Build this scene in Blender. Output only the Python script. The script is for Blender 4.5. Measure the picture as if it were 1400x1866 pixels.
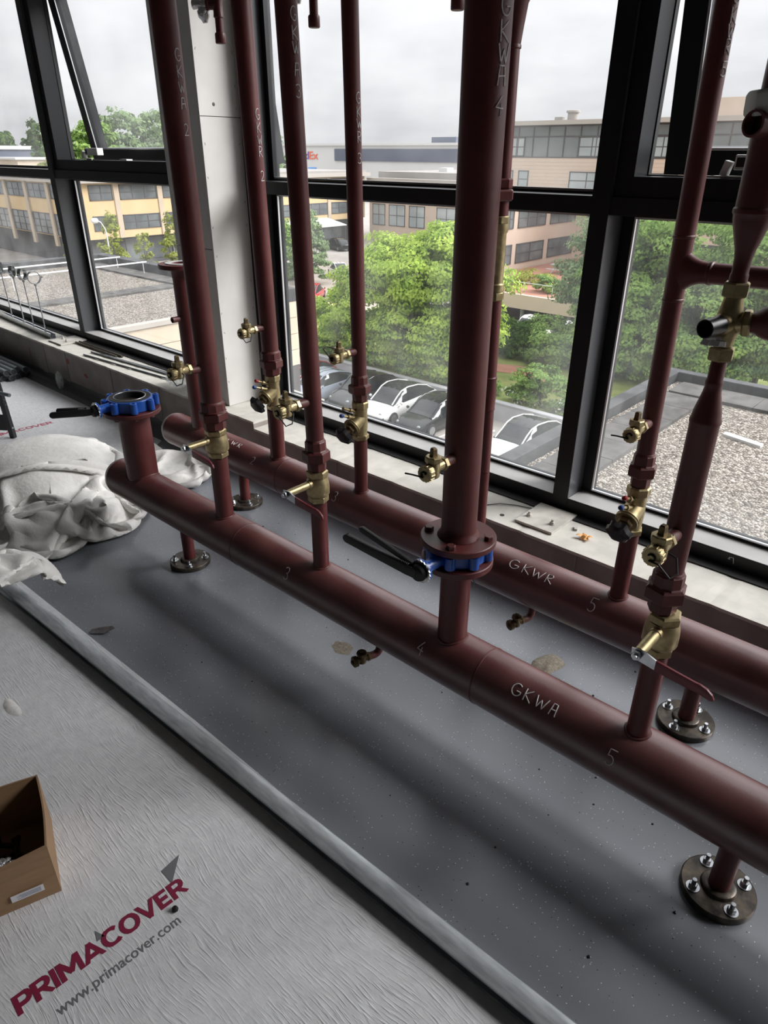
import bpy, bmesh, math, random
import numpy as np
from mathutils import Vector, Matrix, noise as mnoise

for o in list(bpy.data.objects):
    bpy.data.objects.remove(o)
SC = bpy.context.scene
COL = SC.collection
PI = math.pi

# ------------------------------------------------------------------ camera
CAM_H = 1.55
PITCH, ROLL, YAW, FPX = 0.48166892, 0.00546496, 0.83781344, 1250.46
fw = Vector((-math.cos(YAW) * math.cos(PITCH), math.sin(YAW) * math.cos(PITCH), -math.sin(PITCH)))
rt = fw.cross(Vector((0, 0, 1))).normalized()
up = rt.cross(fw)
rt2 = math.cos(ROLL) * rt + math.sin(ROLL) * up
up2 = -math.sin(ROLL) * rt + math.cos(ROLL) * up
cam_data = bpy.data.cameras.new('camera')
cam = bpy.data.objects.new('camera', cam_data)
COL.objects.link(cam)
M = Matrix((rt2, up2, -fw)).transposed().to_4x4()
M.translation = Vector((0, 0, CAM_H))
cam.matrix_world = M
cam_data.sensor_fit = 'VERTICAL'
cam_data.sensor_height = 36.0
cam_data.lens = FPX / 1866.0 * 36.0
cam_data.clip_start = 0.05
cam_data.clip_end = 2000
SC.camera = cam

# ------------------------------------------------------------------ overcast sky
SKY_STRENGTH = 1.10
world = bpy.data.worlds.new('overcast_sky')
SC.world = world
world.use_nodes = True
nt = world.node_tree
nt.nodes.clear()
n_out = nt.nodes.new('ShaderNodeOutputWorld')
n_bg = nt.nodes.new('ShaderNodeBackground')
n_tc = nt.nodes.new('ShaderNodeTexCoord')
n_sep = nt.nodes.new('ShaderNodeSeparateXYZ')
nt.links.new(n_tc.outputs['Generated'], n_sep.inputs[0])
# cloud layer: direction divided by its height, so the clouds shrink towards the horizon
n_add = nt.nodes.new('ShaderNodeMath'); n_add.operation = 'ADD'; n_add.inputs[1].default_value = 0.22
n_abs = nt.nodes.new('ShaderNodeMath'); n_abs.operation = 'MAXIMUM'; n_abs.inputs[1].default_value = 0.0
nt.links.new(n_sep.outputs['Z'], n_abs.inputs[0])
nt.links.new(n_abs.outputs[0], n_add.inputs[0])
n_div = nt.nodes.new('ShaderNodeVectorMath'); n_div.operation = 'DIVIDE'
n_comb = nt.nodes.new('ShaderNodeCombineXYZ')
for i in range(3):
    nt.links.new(n_add.outputs[0], n_comb.inputs[i])
nt.links.new(n_tc.outputs['Generated'], n_div.inputs[0])
nt.links.new(n_comb.outputs[0], n_div.inputs[1])
n_noise = nt.nodes.new('ShaderNodeTexNoise')
n_noise.inputs['Scale'].default_value = 1.35
n_noise.inputs['Detail'].default_value = 6
n_noise.inputs['Roughness'].default_value = 0.52
nt.links.new(n_div.outputs[0], n_noise.inputs['Vector'])
n_cr = nt.nodes.new('ShaderNodeValToRGB')
n_cr.color_ramp.elements[0].position = 0.30
n_cr.color_ramp.elements[0].color = (0.66, 0.675, 0.69, 1)
n_cr.color_ramp.elements[1].position = 0.66
n_cr.color_ramp.elements[1].color = (0.88, 0.885, 0.895, 1)
nt.links.new(n_noise.outputs['Fac'], n_cr.inputs[0])
# an overcast sky is about three times as bright overhead as at the horizon
n_m1 = nt.nodes.new('ShaderNodeMath'); n_m1.operation = 'MULTIPLY_ADD'
n_m1.inputs[1].default_value = 2.0; n_m1.inputs[2].default_value = 0.86
nt.links.new(n_abs.outputs[0], n_m1.inputs[0])
n_m2 = nt.nodes.new('ShaderNodeMath'); n_m2.operation = 'MULTIPLY'
n_m2.inputs[1].default_value = SKY_STRENGTH
nt.links.new(n_m1.outputs[0], n_m2.inputs[0])
nt.links.new(n_cr.outputs[0], n_bg.inputs['Color'])
nt.links.new(n_m2.outputs[0], n_bg.inputs['Strength'])
nt.links.new(n_bg.outputs[0], n_out.inputs[0])

# the sun, spread wide by the thin cloud, stands beyond the window and a little to the right
sun_data = bpy.data.lights.new('sun', 'SUN')
sun_data.energy = 6.4
sun_data.angle = math.radians(32)
sun_data.color = (1.0, 0.985, 0.972)
sun = bpy.data.objects.new('sun', sun_data); COL.objects.link(sun)
SUN_DIR = Vector((0.70, 0.72, 0.0)).normalized() * math.cos(math.radians(34)) + Vector((0, 0, math.sin(math.radians(34))))
sun.rotation_euler = SUN_DIR.to_track_quat('Z', 'Y').to_euler()
sun.location = (8, 18, 20)

SC.view_settings.view_transform = 'Standard'
SC.view_settings.look = 'None'
SC.view_settings.exposure = 0.0
SC.view_settings.gamma = 1.0
SC.view_settings.use_curve_mapping = False

# ------------------------------------------------------------------ materials
MATS = {}
def srgb(r, g, b):
    f = lambda c: (c / 255 / 12.92) if c <= 10 else ((c / 255 + 0.055) / 1.055) ** 2.4
    return (f(r), f(g), f(b))

def mat(name, base, rough=0.5, metal=0.0, base2=None, nscale=20.0, npos=(0.35, 0.65), bump=0.0, bscale=80.0,
        bdist=0.002, spec=0.5, stretch=None, detail=4.0, rough2=None):
    m = bpy.data.materials.new(name)
    m.use_nodes = True
    t = m.node_tree
    b = t.nodes['Principled BSDF']
    b.inputs['Base Color'].default_value = (*base, 1)
    b.inputs['Roughness'].default_value = rough
    b.inputs['Metallic'].default_value = metal
    b.inputs['Specular IOR Level'].default_value = spec
    tc = t.nodes.new('ShaderNodeTexCoord')
    vec = tc.outputs['Object']
    if stretch:
        mp = t.nodes.new('ShaderNodeMapping')
        mp.inputs['Scale'].default_value = stretch
        t.links.new(vec, mp.inputs['Vector']); vec = mp.outputs[0]
    if base2 is not None:
        nz = t.nodes.new('ShaderNodeTexNoise')
        nz.inputs['Scale'].default_value = nscale
        nz.inputs['Detail'].default_value = detail
        t.links.new(vec, nz.inputs['Vector'])
        cr = t.nodes.new('ShaderNodeValToRGB')
        cr.color_ramp.elements[0].position = npos[0]; cr.color_ramp.elements[0].color = (*base, 1)
        cr.color_ramp.elements[1].position = npos[1]; cr.color_ramp.elements[1].color = (*base2, 1)
        t.links.new(nz.outputs['Fac'], cr.inputs[0])
        t.links.new(cr.outputs[0], b.inputs['Base Color'])
        if rough2 is not None:
            mr = t.nodes.new('ShaderNodeMapRange')
            mr.inputs['From Min'].default_value = npos[0]; mr.inputs['From Max'].default_value = npos[1]
            mr.inputs['To Min'].default_value = rough; mr.inputs['To Max'].default_value = rough2
            t.links.new(nz.outputs['Fac'], mr.inputs[0]); t.links.new(mr.outputs[0], b.inputs['Roughness'])
    if bump:
        nb = t.nodes.new('ShaderNodeTexNoise')
        nb.inputs['Scale'].default_value = bscale
        nb.inputs['Detail'].default_value = 5
        t.links.new(vec, nb.inputs['Vector'])
        bp = t.nodes.new('ShaderNodeBump')
        bp.inputs['Strength'].default_value = bump
        bp.inputs['Distance'].default_value = bdist
        t.links.new(nb.outputs['Fac'], bp.inputs['Height'])
        t.links.new(bp.outputs[0], b.inputs['Normal'])
    MATS[name] = m
    return m

mat('red_primer', (0.095, 0.018, 0.018), 0.40, base2=(0.125, 0.030, 0.028), nscale=9, bump=0.10, bscale=220, rough2=0.48, spec=0.5)
# the headers carry a rubbed, glossier coat
mat('red_primer_header', (0.095, 0.020, 0.019), 0.34, base2=(0.14, 0.042, 0.038), nscale=7, bump=0.10, bscale=220, rough2=0.42, spec=1.0)
_b = MATS['red_primer_header'].node_tree.nodes['Principled BSDF']
_b.inputs['Coat Weight'].default_value = 0.55; _b.inputs['Coat Roughness'].default_value = 0.34; _b.inputs['Coat IOR'].default_value = 1.6
mat('red_primer_old', (0.085, 0.022, 0.02), 0.5, base2=(0.15, 0.05, 0.043), nscale=25, bump=0.2, bscale=160)
mat('brass', (0.47, 0.385, 0.21), 0.42, 0.8, base2=(0.33, 0.265, 0.14), nscale=60, bump=0.12, bscale=500, bdist=0.0006)
mat('brass_dull', (0.20, 0.145, 0.07), 0.45, 0.8, base2=(0.11, 0.075, 0.04), nscale=70)
mat('steel_zinc', (0.62, 0.64, 0.66), 0.28, 1.0, base2=(0.45, 0.47, 0.49), nscale=40)
mat('steel_dark', (0.09, 0.085, 0.08), 0.42, 0.8, base2=(0.17, 0.14, 0.10), nscale=45, bump=0.15, bscale=120)
mat('raw_plate', (0.050, 0.044, 0.039), 0.36, 0.6, base2=(0.135, 0.108, 0.08), nscale=38, npos=(0.4, 0.72), bump=0.2, bscale=150)
mat('galvanised', (0.56, 0.59, 0.61), 0.30, 0.55, base2=(0.40, 0.43, 0.45), nscale=16, bump=0.05, bscale=60, stretch=(1, 6, 6))
mat('blue_paint', (0.012, 0.075, 0.36), 0.28, base2=(0.02, 0.10, 0.43), nscale=30)
mat('black_plastic', (0.014, 0.014, 0.015), 0.38)
mat('black_metal', (0.018, 0.018, 0.019), 0.42, 0.3)
mat('rubber', (0.012, 0.012, 0.013), 0.6)
mat('red_sleeve', (0.17, 0.012, 0.02), 0.38)
mat('red_cap', (0.33, 0.015, 0.02), 0.4)
mat('blue_cap', (0.015, 0.06, 0.25), 0.4)
mat('chalk', (0.85, 0.83, 0.83), 0.9, base2=(0.60, 0.55, 0.55), nscale=400)
mat('frame_dark', (0.010, 0.011, 0.013), 0.40, spec=0.3)
mat('frame_side_lit', (0.062, 0.065, 0.070), 0.30)  # lighter copy of frame_dark: light on the mullion sides put into colour
mat('matt_black', (0.008, 0.008, 0.008), 0.8)
mat('alu_sill', (0.40, 0.395, 0.385), 0.45, 0.0, base2=(0.33, 0.327, 0.318), nscale=6)
mat('alu_bright', (0.7, 0.71, 0.72), 0.3, 0.8)
mat('white_board', (0.60, 0.585, 0.56), 0.62, base2=(0.54, 0.525, 0.50), nscale=5, bump=0.06, bscale=30)
mat('screw_mark', (0.10, 0.08, 0.06), 0.7)
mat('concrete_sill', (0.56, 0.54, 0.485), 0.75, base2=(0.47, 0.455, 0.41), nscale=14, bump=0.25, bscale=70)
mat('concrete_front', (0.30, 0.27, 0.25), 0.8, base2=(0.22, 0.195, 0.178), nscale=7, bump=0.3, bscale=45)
mat('concrete_strip', (0.28, 0.26, 0.24), 0.8, base2=(0.22, 0.2, 0.18), nscale=12)
mat('cove_grey', (0.085, 0.09, 0.095), 0.45)
mat('wall_paint', (0.22, 0.215, 0.21), 0.8)
mat('ceiling_paint', (0.16, 0.16, 0.16), 0.85)
mat('plate_grey', (0.50, 0.48, 0.43), 0.6, 0.1, base2=(0.40, 0.38, 0.34), nscale=20)
mat('cardboard', (0.30, 0.185, 0.10), 0.8, base2=(0.25, 0.15, 0.08), nscale=9, bump=0.1, bscale=40, stretch=(1, 1, 6))
mat('paper_label', (0.62, 0.62, 0.64), 0.7)
mat('label_print', (0.28, 0.29, 0.36), 0.8)
mat('bolt_black', (0.02, 0.02, 0.021), 0.45, 0.5)
mat('sand', (0.27, 0.24, 0.19), 0.95, base2=(0.16, 0.14, 0.11), nscale=120, bump=0.6, bscale=300)
mat('orange_leaf', (0.62, 0.26, 0.06), 0.7, base2=(0.72, 0.42, 0.14), nscale=60)
mat('print_red', (0.21, 0.012, 0.045), 0.55)
mat('print_grey', (0.15, 0.15, 0.16), 0.6)
mat('print_red_far', (0.42, 0.10, 0.15), 0.6)
mat('debris', (0.17, 0.16, 0.16), 0.7, base2=(0.10, 0.09, 0.09), nscale=50)
mat('pvc_grey', (0.16, 0.185, 0.195), 0.35)
mat('bore_shade', (0.03, 0.032, 0.034), 0.6)  # near-black colour standing in for shade inside open pipe ends
mat('ladder_dark', (0.035, 0.036, 0.04), 0.4, 0.3)
mat('bag_cloth', (0.74, 0.73, 0.70), 0.55, base2=(0.64, 0.63, 0.60), nscale=7, bump=0.5, bscale=38, bdist=0.006)
mat('white_plastic', (0.60, 0.59, 0.55), 0.5)
mat('grey_actuator', (0.78, 0.78, 0.76), 0.4)
mat('foil', (0.75, 0.76, 0.77), 0.22, 0.9, bump=0.8, bscale=160, bdist=0.004)
mat('gasket_white', (0.55, 0.55, 0.54), 0.5)
mat('red_stain', (0.25, 0.04, 0.03), 0.7)

def coat_floor():
    m = mat('floor_coat', (0.168, 0.180, 0.202), 0.27, base2=(0.198, 0.212, 0.234), nscale=1.6, bump=0.06, bscale=9, bdist=0.004, spec=1.0)
    t = m.node_tree; b = t.nodes['Principled BSDF']
    src = b.inputs['Base Color'].links[0].from_socket
    tc = t.nodes.new('ShaderNodeTexCoord')
    last = src
    for scale, thr, col in ((260, 0.15, (0.60, 0.61, 0.63, 1)), (170, 0.10, (0.02, 0.02, 0.022, 1))):
        v = t.nodes.new('ShaderNodeTexVoronoi'); v.inputs['Scale'].default_value = scale * 0.45
        t.links.new(tc.outputs['Object'], v.inputs['Vector'])
        lt = t.nodes.new('ShaderNodeMath'); lt.operation = 'LESS_THAN'; lt.inputs[1].default_value = thr
        t.links.new(v.outputs['Distance'], lt.inputs[0])
        # only some of the cells carry a fleck
        sp = t.nodes.new('ShaderNodeSeparateColor'); t.links.new(v.outputs['Color'], sp.inputs[0])
        gt = t.nodes.new('ShaderNodeMath'); gt.operation = 'GREATER_THAN'; gt.inputs[1].default_value = 0.72
        t.links.new(sp.outputs[0], gt.inputs[0])
        mu = t.nodes.new('ShaderNodeMath'); mu.operation = 'MULTIPLY'
        t.links.new(lt.outputs[0], mu.inputs[0]); t.links.new(gt.outputs[0], mu.inputs[1])
        mx = t.nodes.new('ShaderNodeMix'); mx.data_type = 'RGBA'
        mx.inputs[7].default_value = col
        t.links.new(mu.outputs[0], mx.inputs[0]); t.links.new(last, mx.inputs[6])
        last = mx.outputs[2]
    t.links.new(last, b.inputs['Base Color'])
coat_floor()

def sheet_mat():
    m = mat('cover_sheet', (0.68, 0.685, 0.70), 0.38, base2=(0.60, 0.605, 0.62), nscale=30, spec=0.6)
    t = m.node_tree; b = t.nodes['Principled BSDF']
    tc = t.nodes.new('ShaderNodeTexCoord')
    # creases run along one way, bent by a slow warp
    wn = t.nodes.new('ShaderNodeTexNoise'); wn.inputs['Scale'].default_value = 2.6; wn.inputs['Detail'].default_value = 2
    t.links.new(tc.outputs['Object'], wn.inputs['Vector'])
    sc = t.nodes.new('ShaderNodeVectorMath'); sc.operation = 'SCALE'; sc.inputs['Scale'].default_value = 0.085
    t.links.new(wn.outputs['Color'], sc.inputs[0])
    ad = t.nodes.new('ShaderNodeVectorMath'); ad.operation = 'ADD'
    t.links.new(tc.outputs['Object'], ad.inputs[0]); t.links.new(sc.outputs[0], ad.inputs[1])
    mp = t.nodes.new('ShaderNodeMapping'); mp.inputs['Rotation'].default_value = (0, 0, math.radians(6))
    mp.inputs['Scale'].default_value = (19, 190, 1)
    t.links.new(ad.outputs[0], mp.inputs['Vector'])
    nz = t.nodes.new('ShaderNodeTexNoise'); nz.inputs['Scale'].default_value = 1.0; nz.inputs['Detail'].default_value = 2.5
    t.links.new(mp.outputs[0], nz.inputs['Vector'])
    cr = t.nodes.new('ShaderNodeValToRGB')
    cr.color_ramp.elements[0].position = 0.50; cr.color_ramp.elements[0].color = (0, 0, 0, 1)
    cr.color_ramp.elements[1].position = 0.68; cr.color_ramp.elements[1].color = (1, 1, 1, 1)
    t.links.new(nz.outputs['Fac'], cr.inputs[0])
    fine = t.nodes.new('ShaderNodeTexNoise'); fine.inputs['Scale'].default_value = 110; fine.inputs['Detail'].default_value = 3
    t.links.new(tc.outputs['Object'], fine.inputs['Vector'])
    pn = t.nodes.new('ShaderNodeTexNoise'); pn.inputs['Scale'].default_value = 3.2; pn.inputs['Detail'].default_value = 3
    t.links.new(tc.outputs['Object'], pn.inputs['Vector'])
    pr = t.nodes.new('ShaderNodeMapRange'); pr.inputs['From Min'].default_value = 0.38; pr.inputs['From Max'].default_value = 0.62; pr.inputs['To Min'].default_value = 0.15
    t.links.new(pn.outputs['Fac'], pr.inputs[0])
    pm = t.nodes.new('ShaderNodeMath'); pm.operation = 'MULTIPLY'
    t.links.new(cr.outputs[0], pm.inputs[0]); t.links.new(pr.outputs[0], pm.inputs[1])
    mm = t.nodes.new('ShaderNodeMath'); mm.operation = 'MULTIPLY_ADD'; mm.inputs[1].default_value = 0.55
    t.links.new(fine.outputs['Fac'], mm.inputs[0]); t.links.new(pm.outputs[0], mm.inputs[2])
    bp = t.nodes.new('ShaderNodeBump'); bp.inputs['Strength'].default_value = 0.75; bp.inputs['Distance'].default_value = 0.0016
    t.links.new(mm.outputs[0], bp.inputs['Height'])
    t.links.new(bp.outputs[0], b.inputs['Normal'])
sheet_mat()

def pane_mat(name, tint, refl):
    m = bpy.data.materials.new(name); m.use_nodes = True
    t = m.node_tree; t.nodes.clear()
    out = t.nodes.new('ShaderNodeOutputMaterial')
    tr = t.nodes.new('ShaderNodeBsdfTransparent'); tr.inputs[0].default_value = (*tint, 1)
    gl = t.nodes.new('ShaderNodeBsdfGlossy'); gl.inputs['Roughness'].default_value = 0.01
    fr = t.nodes.new('ShaderNodeLayerWeight'); fr.inputs['Blend'].default_value = 0.5
    pw = t.nodes.new('ShaderNodeMath'); pw.operation = 'POWER'; pw.inputs[1].default_value = 4.0
    t.links.new(fr.outputs['Facing'], pw.inputs[0])
    mu = t.nodes.new('ShaderNodeMath'); mu.operation = 'MULTIPLY_ADD'; mu.inputs[1].default_value = 0.6 * refl; mu.inputs[2].default_value = 0.03 * refl
    t.links.new(pw.outputs[0], mu.inputs[0])
    mx = t.nodes.new('ShaderNodeMixShader')
    t.links.new(mu.outputs[0], mx.inputs[0]); t.links.new(tr.outputs[0], mx.inputs[1]); t.links.new(gl.outputs[0], mx.inputs[2])
    # a film of dust: a little scattered light
    tl = t.nodes.new('ShaderNodeBsdfTranslucent'); tl.inputs[0].default_value = (0.85, 0.87, 0.88, 1)
    tc = t.nodes.new('ShaderNodeTexCoord')
    nz = t.nodes.new('ShaderNodeTexNoise'); nz.inputs['Scale'].default_value = 2.2; nz.inputs['Detail'].default_value = 4
    t.links.new(tc.outputs['Object'], nz.inputs['Vector'])
    mr = t.nodes.new('ShaderNodeMapRange'); mr.inputs['From Min'].default_value = 0.35; mr.inputs['From Max'].default_value = 0.75
    mr.inputs['To Min'].default_value = 0.006; mr.inputs['To Max'].default_value = 0.065
    t.links.new(nz.outputs['Fac'], mr.inputs[0])
    mx2 = t.nodes.new('ShaderNodeMixShader')
    t.links.new(mr.outputs[0], mx2.inputs[0]); t.links.new(mx.outputs[0], mx2.inputs[1]); t.links.new(tl.outputs[0], mx2.inputs[2])
    t.links.new(mx2.outputs[0], out.inputs[0])
    MATS[name] = m
pane_mat('window_glass', (0.978, 0.980, 0.986), 0.8)
def film_mat(name):
    m = bpy.data.materials.new(name); m.use_nodes = True; t = m.node_tree; b = t.nodes['Principled BSDF']; out = t.nodes['Material Output']
    b.inputs['Base Color'].default_value = (0.8, 0.83, 0.83, 1); b.inputs['Roughness'].default_value = 0.12
    tr = t.nodes.new('ShaderNodeBsdfTransparent'); mx = t.nodes.new('ShaderNodeMixShader'); mx.inputs[0].default_value = 0.42
    t.links.new(tr.outputs[0], mx.inputs[1]); t.links.new(b.outputs[0], mx.inputs[2]); t.links.new(mx.outputs[0], out.inputs[0])
    MATS[name] = m
film_mat('clear_bag')

# ------------------------------------------------------------------ mesh helpers
def vec(*a): return Vector(a)
def basis(d):
    d = Vector(d).normalized()
    a = Vector((0, 0, 1)) if abs(d.z) < 0.9 else Vector((1, 0, 0))
    u = a.cross(d).normalized(); v = d.cross(u)
    return u, v, d

class MB:
    def __init__(self): self.v = []; self.f = []
    def add(self, vs, fs):
        k = len(self.v)
        self.v += [tuple(p) for p in vs]
        self.f += [tuple(i + k for i in f) for f in fs]
        return self
    def box(self, c, s, rot=None):
        hx, hy, hz = s[0] / 2, s[1] / 2, s[2] / 2
        pts = [Vector((x, y, z)) for z in (-hz, hz) for y in (-hy, hy) for x in (-hx, hx)]
        if rot is not None: pts = [rot @ p for p in pts]
        c = Vector(c)
        return self.add([p + c for p in pts], [(0, 2, 3, 1), (4, 5, 7, 6), (0, 1, 5, 4), (2, 6, 7, 3), (0, 4, 6, 2), (1, 3, 7, 5)])
    def b6(self, x0, x1, y0, y1, z0, z1):
        return self.box(((x0 + x1) / 2, (y0 + y1) / 2, (z0 + z1) / 2), (x1 - x0, y1 - y0, z1 - z0))
    def lathe(self, o, d, prof, n=24, cap0=True, cap1=True, phase=0.0):
        u, w, d = basis(d); o = Vector(o); vs = []; fs = []
        for (t, r) in prof:
            for i in range(n):
                a = 2 * PI * i / n + phase
                vs.append(o + d * t + (u * math.cos(a) + w * math.sin(a)) * r)
        for k in range(len(prof) - 1):
            for i in range(n):
                j = (i + 1) % n
                fs.append((k * n + i, k * n + j, (k + 1) * n + j, (k + 1) * n + i))
        if cap0: fs.append(tuple(range(n - 1, -1, -1)))
        if cap1: fs.append(tuple((len(prof) - 1) * n + i for i in range(n)))
        return self.add(vs, fs)
    def cyl(self, p0, p1, r, n=20, r1=None, caps=True):
        p0 = Vector(p0); p1 = Vector(p1); d = p1 - p0
        return self.lathe(p0, d, [(0, r), (d.length, r if r1 is None else r1)], n, caps, caps)
    def hexn(self, p0, p1, r, ch=0.12, phase=0.0, n=6):
        p0 = Vector(p0); p1 = Vector(p1); d = p1 - p0; L = d.length; c = min(ch * r, L * 0.3)
        return self.lathe(p0, d, [(0, r - c), (c, r), (L - c, r), (L, r - c)], n, phase=phase)
    def tube(self, pts, r, n=8, closed=False):
        pts = [Vector(p) for p in pts]; N = len(pts); vs = []; fs = []
        rr = r if isinstance(r, (list, tuple)) else [r] * N
        t0 = (pts[1] - pts[0]).normalized(); u, w, _ = basis(t0)
        for i, p in enumerate(pts):
            if closed: t = (pts[(i + 1) % N] - pts[i - 1]).normalized()
            else: t = (pts[min(i + 1, N - 1)] - pts[max(i - 1, 0)]).normalized()
            u = (u - t * u.dot(t))
            if u.length < 1e-6: u, w, _ = basis(t)
            u.normalize(); w = t.cross(u)
            for k in range(n):
                a = 2 * PI * k / n
                vs.append(p + (u * math.cos(a) + w * math.sin(a)) * rr[i])
        m = N if closed else N - 1
        for i in range(m):
            for k in range(n):
                j = (k + 1) % n; i2 = (i + 1) % N
                fs.append((i * n + k, i * n + j, i2 * n + j, i2 * n + k))
        if not closed:
            fs.append(tuple(range(n - 1, -1, -1))); fs.append(tuple((N - 1) * n + k for k in range(n)))
        return self.add(vs, fs)
    def prism(self, poly, o, U, V, W, th):
        """polygon in the U,V plane at o, thickness th along W"""
        o = Vector(o); U = Vector(U); V = Vector(V); W = Vector(W); n = len(poly)
        a = [o + U * x + V * y for x, y in poly]; b = [p + W * th for p in a]
        fs = [tuple(range(n - 1, -1, -1)), tuple(range(n, 2 * n))]
        for i in range(n):
            j = (i + 1) % n; fs.append((i, j, n + j, n + i))
        return self.add(a + b, fs)
    def grid(self, P):
        ny = len(P); nx = len(P[0]); vs = [p for row in P for p in row]; fs = []
        for j in range(ny - 1):
            for i in range(nx - 1):
                fs.append((j * nx + i, j * nx + i + 1, (j + 1) * nx + i + 1, (j + 1) * nx + i))
        return self.add(vs, fs)
    def build(self, name, m, parent=None, smooth=35, local=False, bevel=0.0):
        off = Vector((0, 0, 0))
        if parent is not None and not local:
            off = root_loc(parent)
        me = bpy.data.meshes.new(name)
        me.from_pydata([(p[0] - off.x, p[1] - off.y, p[2] - off.z) for p in self.v], [], self.f)
        bm = bmesh.new(); bm.from_mesh(me)
        bmesh.ops.recalc_face_normals(bm, faces=bm.faces)
        if bevel: bmesh.ops.bevel(bm, geom=bm.edges[:], offset=bevel, segments=2, affect='EDGES', profile=0.6)
        bm.to_mesh(me); bm.free()
        me.materials.append(MATS[m] if isinstance(m, str) else m)
        if smooth:
            me.polygons.foreach_set('use_smooth', [True] * len(me.polygons))
            me.set_sharp_from_angle(angle=math.radians(smooth))
        me.update()
        o = bpy.data.objects.new(name, me); COL.objects.link(o)
        if parent is not None: o.parent = parent
        return o

def root_loc(o):
    p = Vector((0, 0, 0))
    while o is not None:
        p = p + o.location; o = o.parent
    return p
def tag(o, label=None, cat=None, group=None, kind=None):
    if label: o['label'] = label
    if cat: o['category'] = cat
    if group: o['group'] = group
    if kind: o['kind'] = kind
    return o
def thing(name, loc, label, cat, group=None, rz=0.0):
    o = bpy.data.objects.new(name, None); COL.objects.link(o)
    o.empty_display_size = 0.1
    o.location = loc; o.rotation_euler = (0, 0, rz)
    return tag(o, label, cat, group)
def setting(name, loc=(0, 0, 0)):
    o = bpy.data.objects.new(name, None); COL.objects.link(o)
    o.empty_display_size = 0.1
    o.location = loc; o['kind'] = 'structure'
    return o
def copy_tree(o, parent=None):
    c = o.copy(); COL.objects.link(c)
    if parent is not None: c.parent = parent
    for ch in list(o.children): copy_tree(ch, c)
    return c

# ------------------------------------------------------------------ the room
XL, XR, YB, YF, ZC, ZW = -13.0, 3.4, -4.6, 2.10, 2.85, 2.58   # ZC ceiling, ZW window head
tag(MB().b6(XL, XR, YB, YF, -0.15, 0).build('floor', 'floor_coat', smooth=0), kind='structure')
tag(MB().b6(XL - 0.2, XR + 0.2, YB - 0.2, 2.62, ZC, ZC + 0.2).build('ceiling', 'ceiling_paint', smooth=0), kind='structure')
tag(MB().b6(XL - 0.2, XR + 0.2, YB - 0.2, YB, -0.15, ZC).build('wall_back', 'wall_paint', smooth=0), kind='structure')
tag(MB().b6(XR, XR + 0.2, YB, 2.62, -0.15, ZC).build('wall_right', 'wall_paint', smooth=0), kind='structure')
tag(MB().b6(XL - 0.2, XL, YB, 2.62, -0.15, ZC).build('wall_left', 'wall_paint', smooth=0), kind='structure')

# front parapet
wf = setting('wall_front', (0, 2.36, 0))
XSTEP = -2.83
def slab(x0, x1, ztop):
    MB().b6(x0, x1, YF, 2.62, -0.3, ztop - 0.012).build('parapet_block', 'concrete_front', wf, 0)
    # worn front edge of the cap
    random.seed(int(abs(x0) * 10))
    n = int((x1 - x0) / 0.035); P = []
    xs = [x0 + (x1 - x0) * i / n for i in range(n + 1)]
    m = MB(); vs = []
    for i, x in enumerate(xs):
        e = random.choice([0, 0, 0.001, 0.0015, 0.003]) * random.random() * 1.5
        if random.random() < 0.05: e += 0.006
        vs += [(x, YF - 0.001 + e * 0.7, ztop - 0.012), (x, YF - 0.001 + e, ztop - e * 0.4), (x, 2.62, ztop), (x, 2.62, ztop - 0.012)]
    fs = []
    for i in range(n):
        a = i * 4; b = a + 4
        for k in range(4): fs.append((a + k, a + (k + 1) % 4, b + (k + 1) % 4, b + k))
    fs += [(3, 2, 1, 0), tuple(n * 4 + k for k in range(4))]
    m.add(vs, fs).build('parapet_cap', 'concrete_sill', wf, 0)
slab(XL, XSTEP, 0.280)
slab(XSTEP, XR, 0.243)
for x, w in ((-5.38, 0.075), (-5.02, 0.06), (-6.3, 0.06), (-3.78, 0.05), (-4.35, 0.012), (-0.93, 0.006), (-0.72, 0.004), (-2.2, 0.006)):
    zt = 0.268 if x < XSTEP else 0.231
    MB().b6(x - w / 2, x + w / 2, YF - 0.003, YF + 0.01, 0.05, zt).build('joint_strip', 'concrete_strip', wf, 0)
random.seed(4)
for x, z, w, h in ((-4.97, 0.21, 0.05, 0.06), (-4.72, 0.15, 0.07, 0.035), (-5.62, 0.16, 0.012, 0.09), (-4.33, 0.10, 0.012, 0.08), (-1.70, 0.13, 0.03, 0.02)):
    poly = []
    for i in range(12):
        a = 2 * PI * i / 12; k = 0.5 * (0.55 + 0.45 * random.random())
        poly.append((w * k * math.cos(a), h * k * math.sin(a)))
    MB().prism(poly, (x, YF - 0.0012, z), (1, 0, 0), (0, 0, 1), (0, 1, 0), 0.003).build('paint_stain', 'red_stain', wf, 0)
MB().b6(XL, XR, 2.375, 2.62, ZW, ZC).build('lintel', 'wall_paint', wf, 0)
# coved skirting where floor and parapet meet
cv = [(2.062, 0.0005), (2.075, 0.004), (2.088, 0.016), (2.096, 0.036), (2.0995, 0.058), (2.0995, 0.0005)]
m = MB(); m.prism([(y, z) for y, z in cv], (XL, 0, 0), (0, 1, 0), (0, 0, 1), (1, 0, 0), XR - XL)
tag(m.build('baseboard_front', 'cove_grey', smooth=50), kind='structure')

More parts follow.
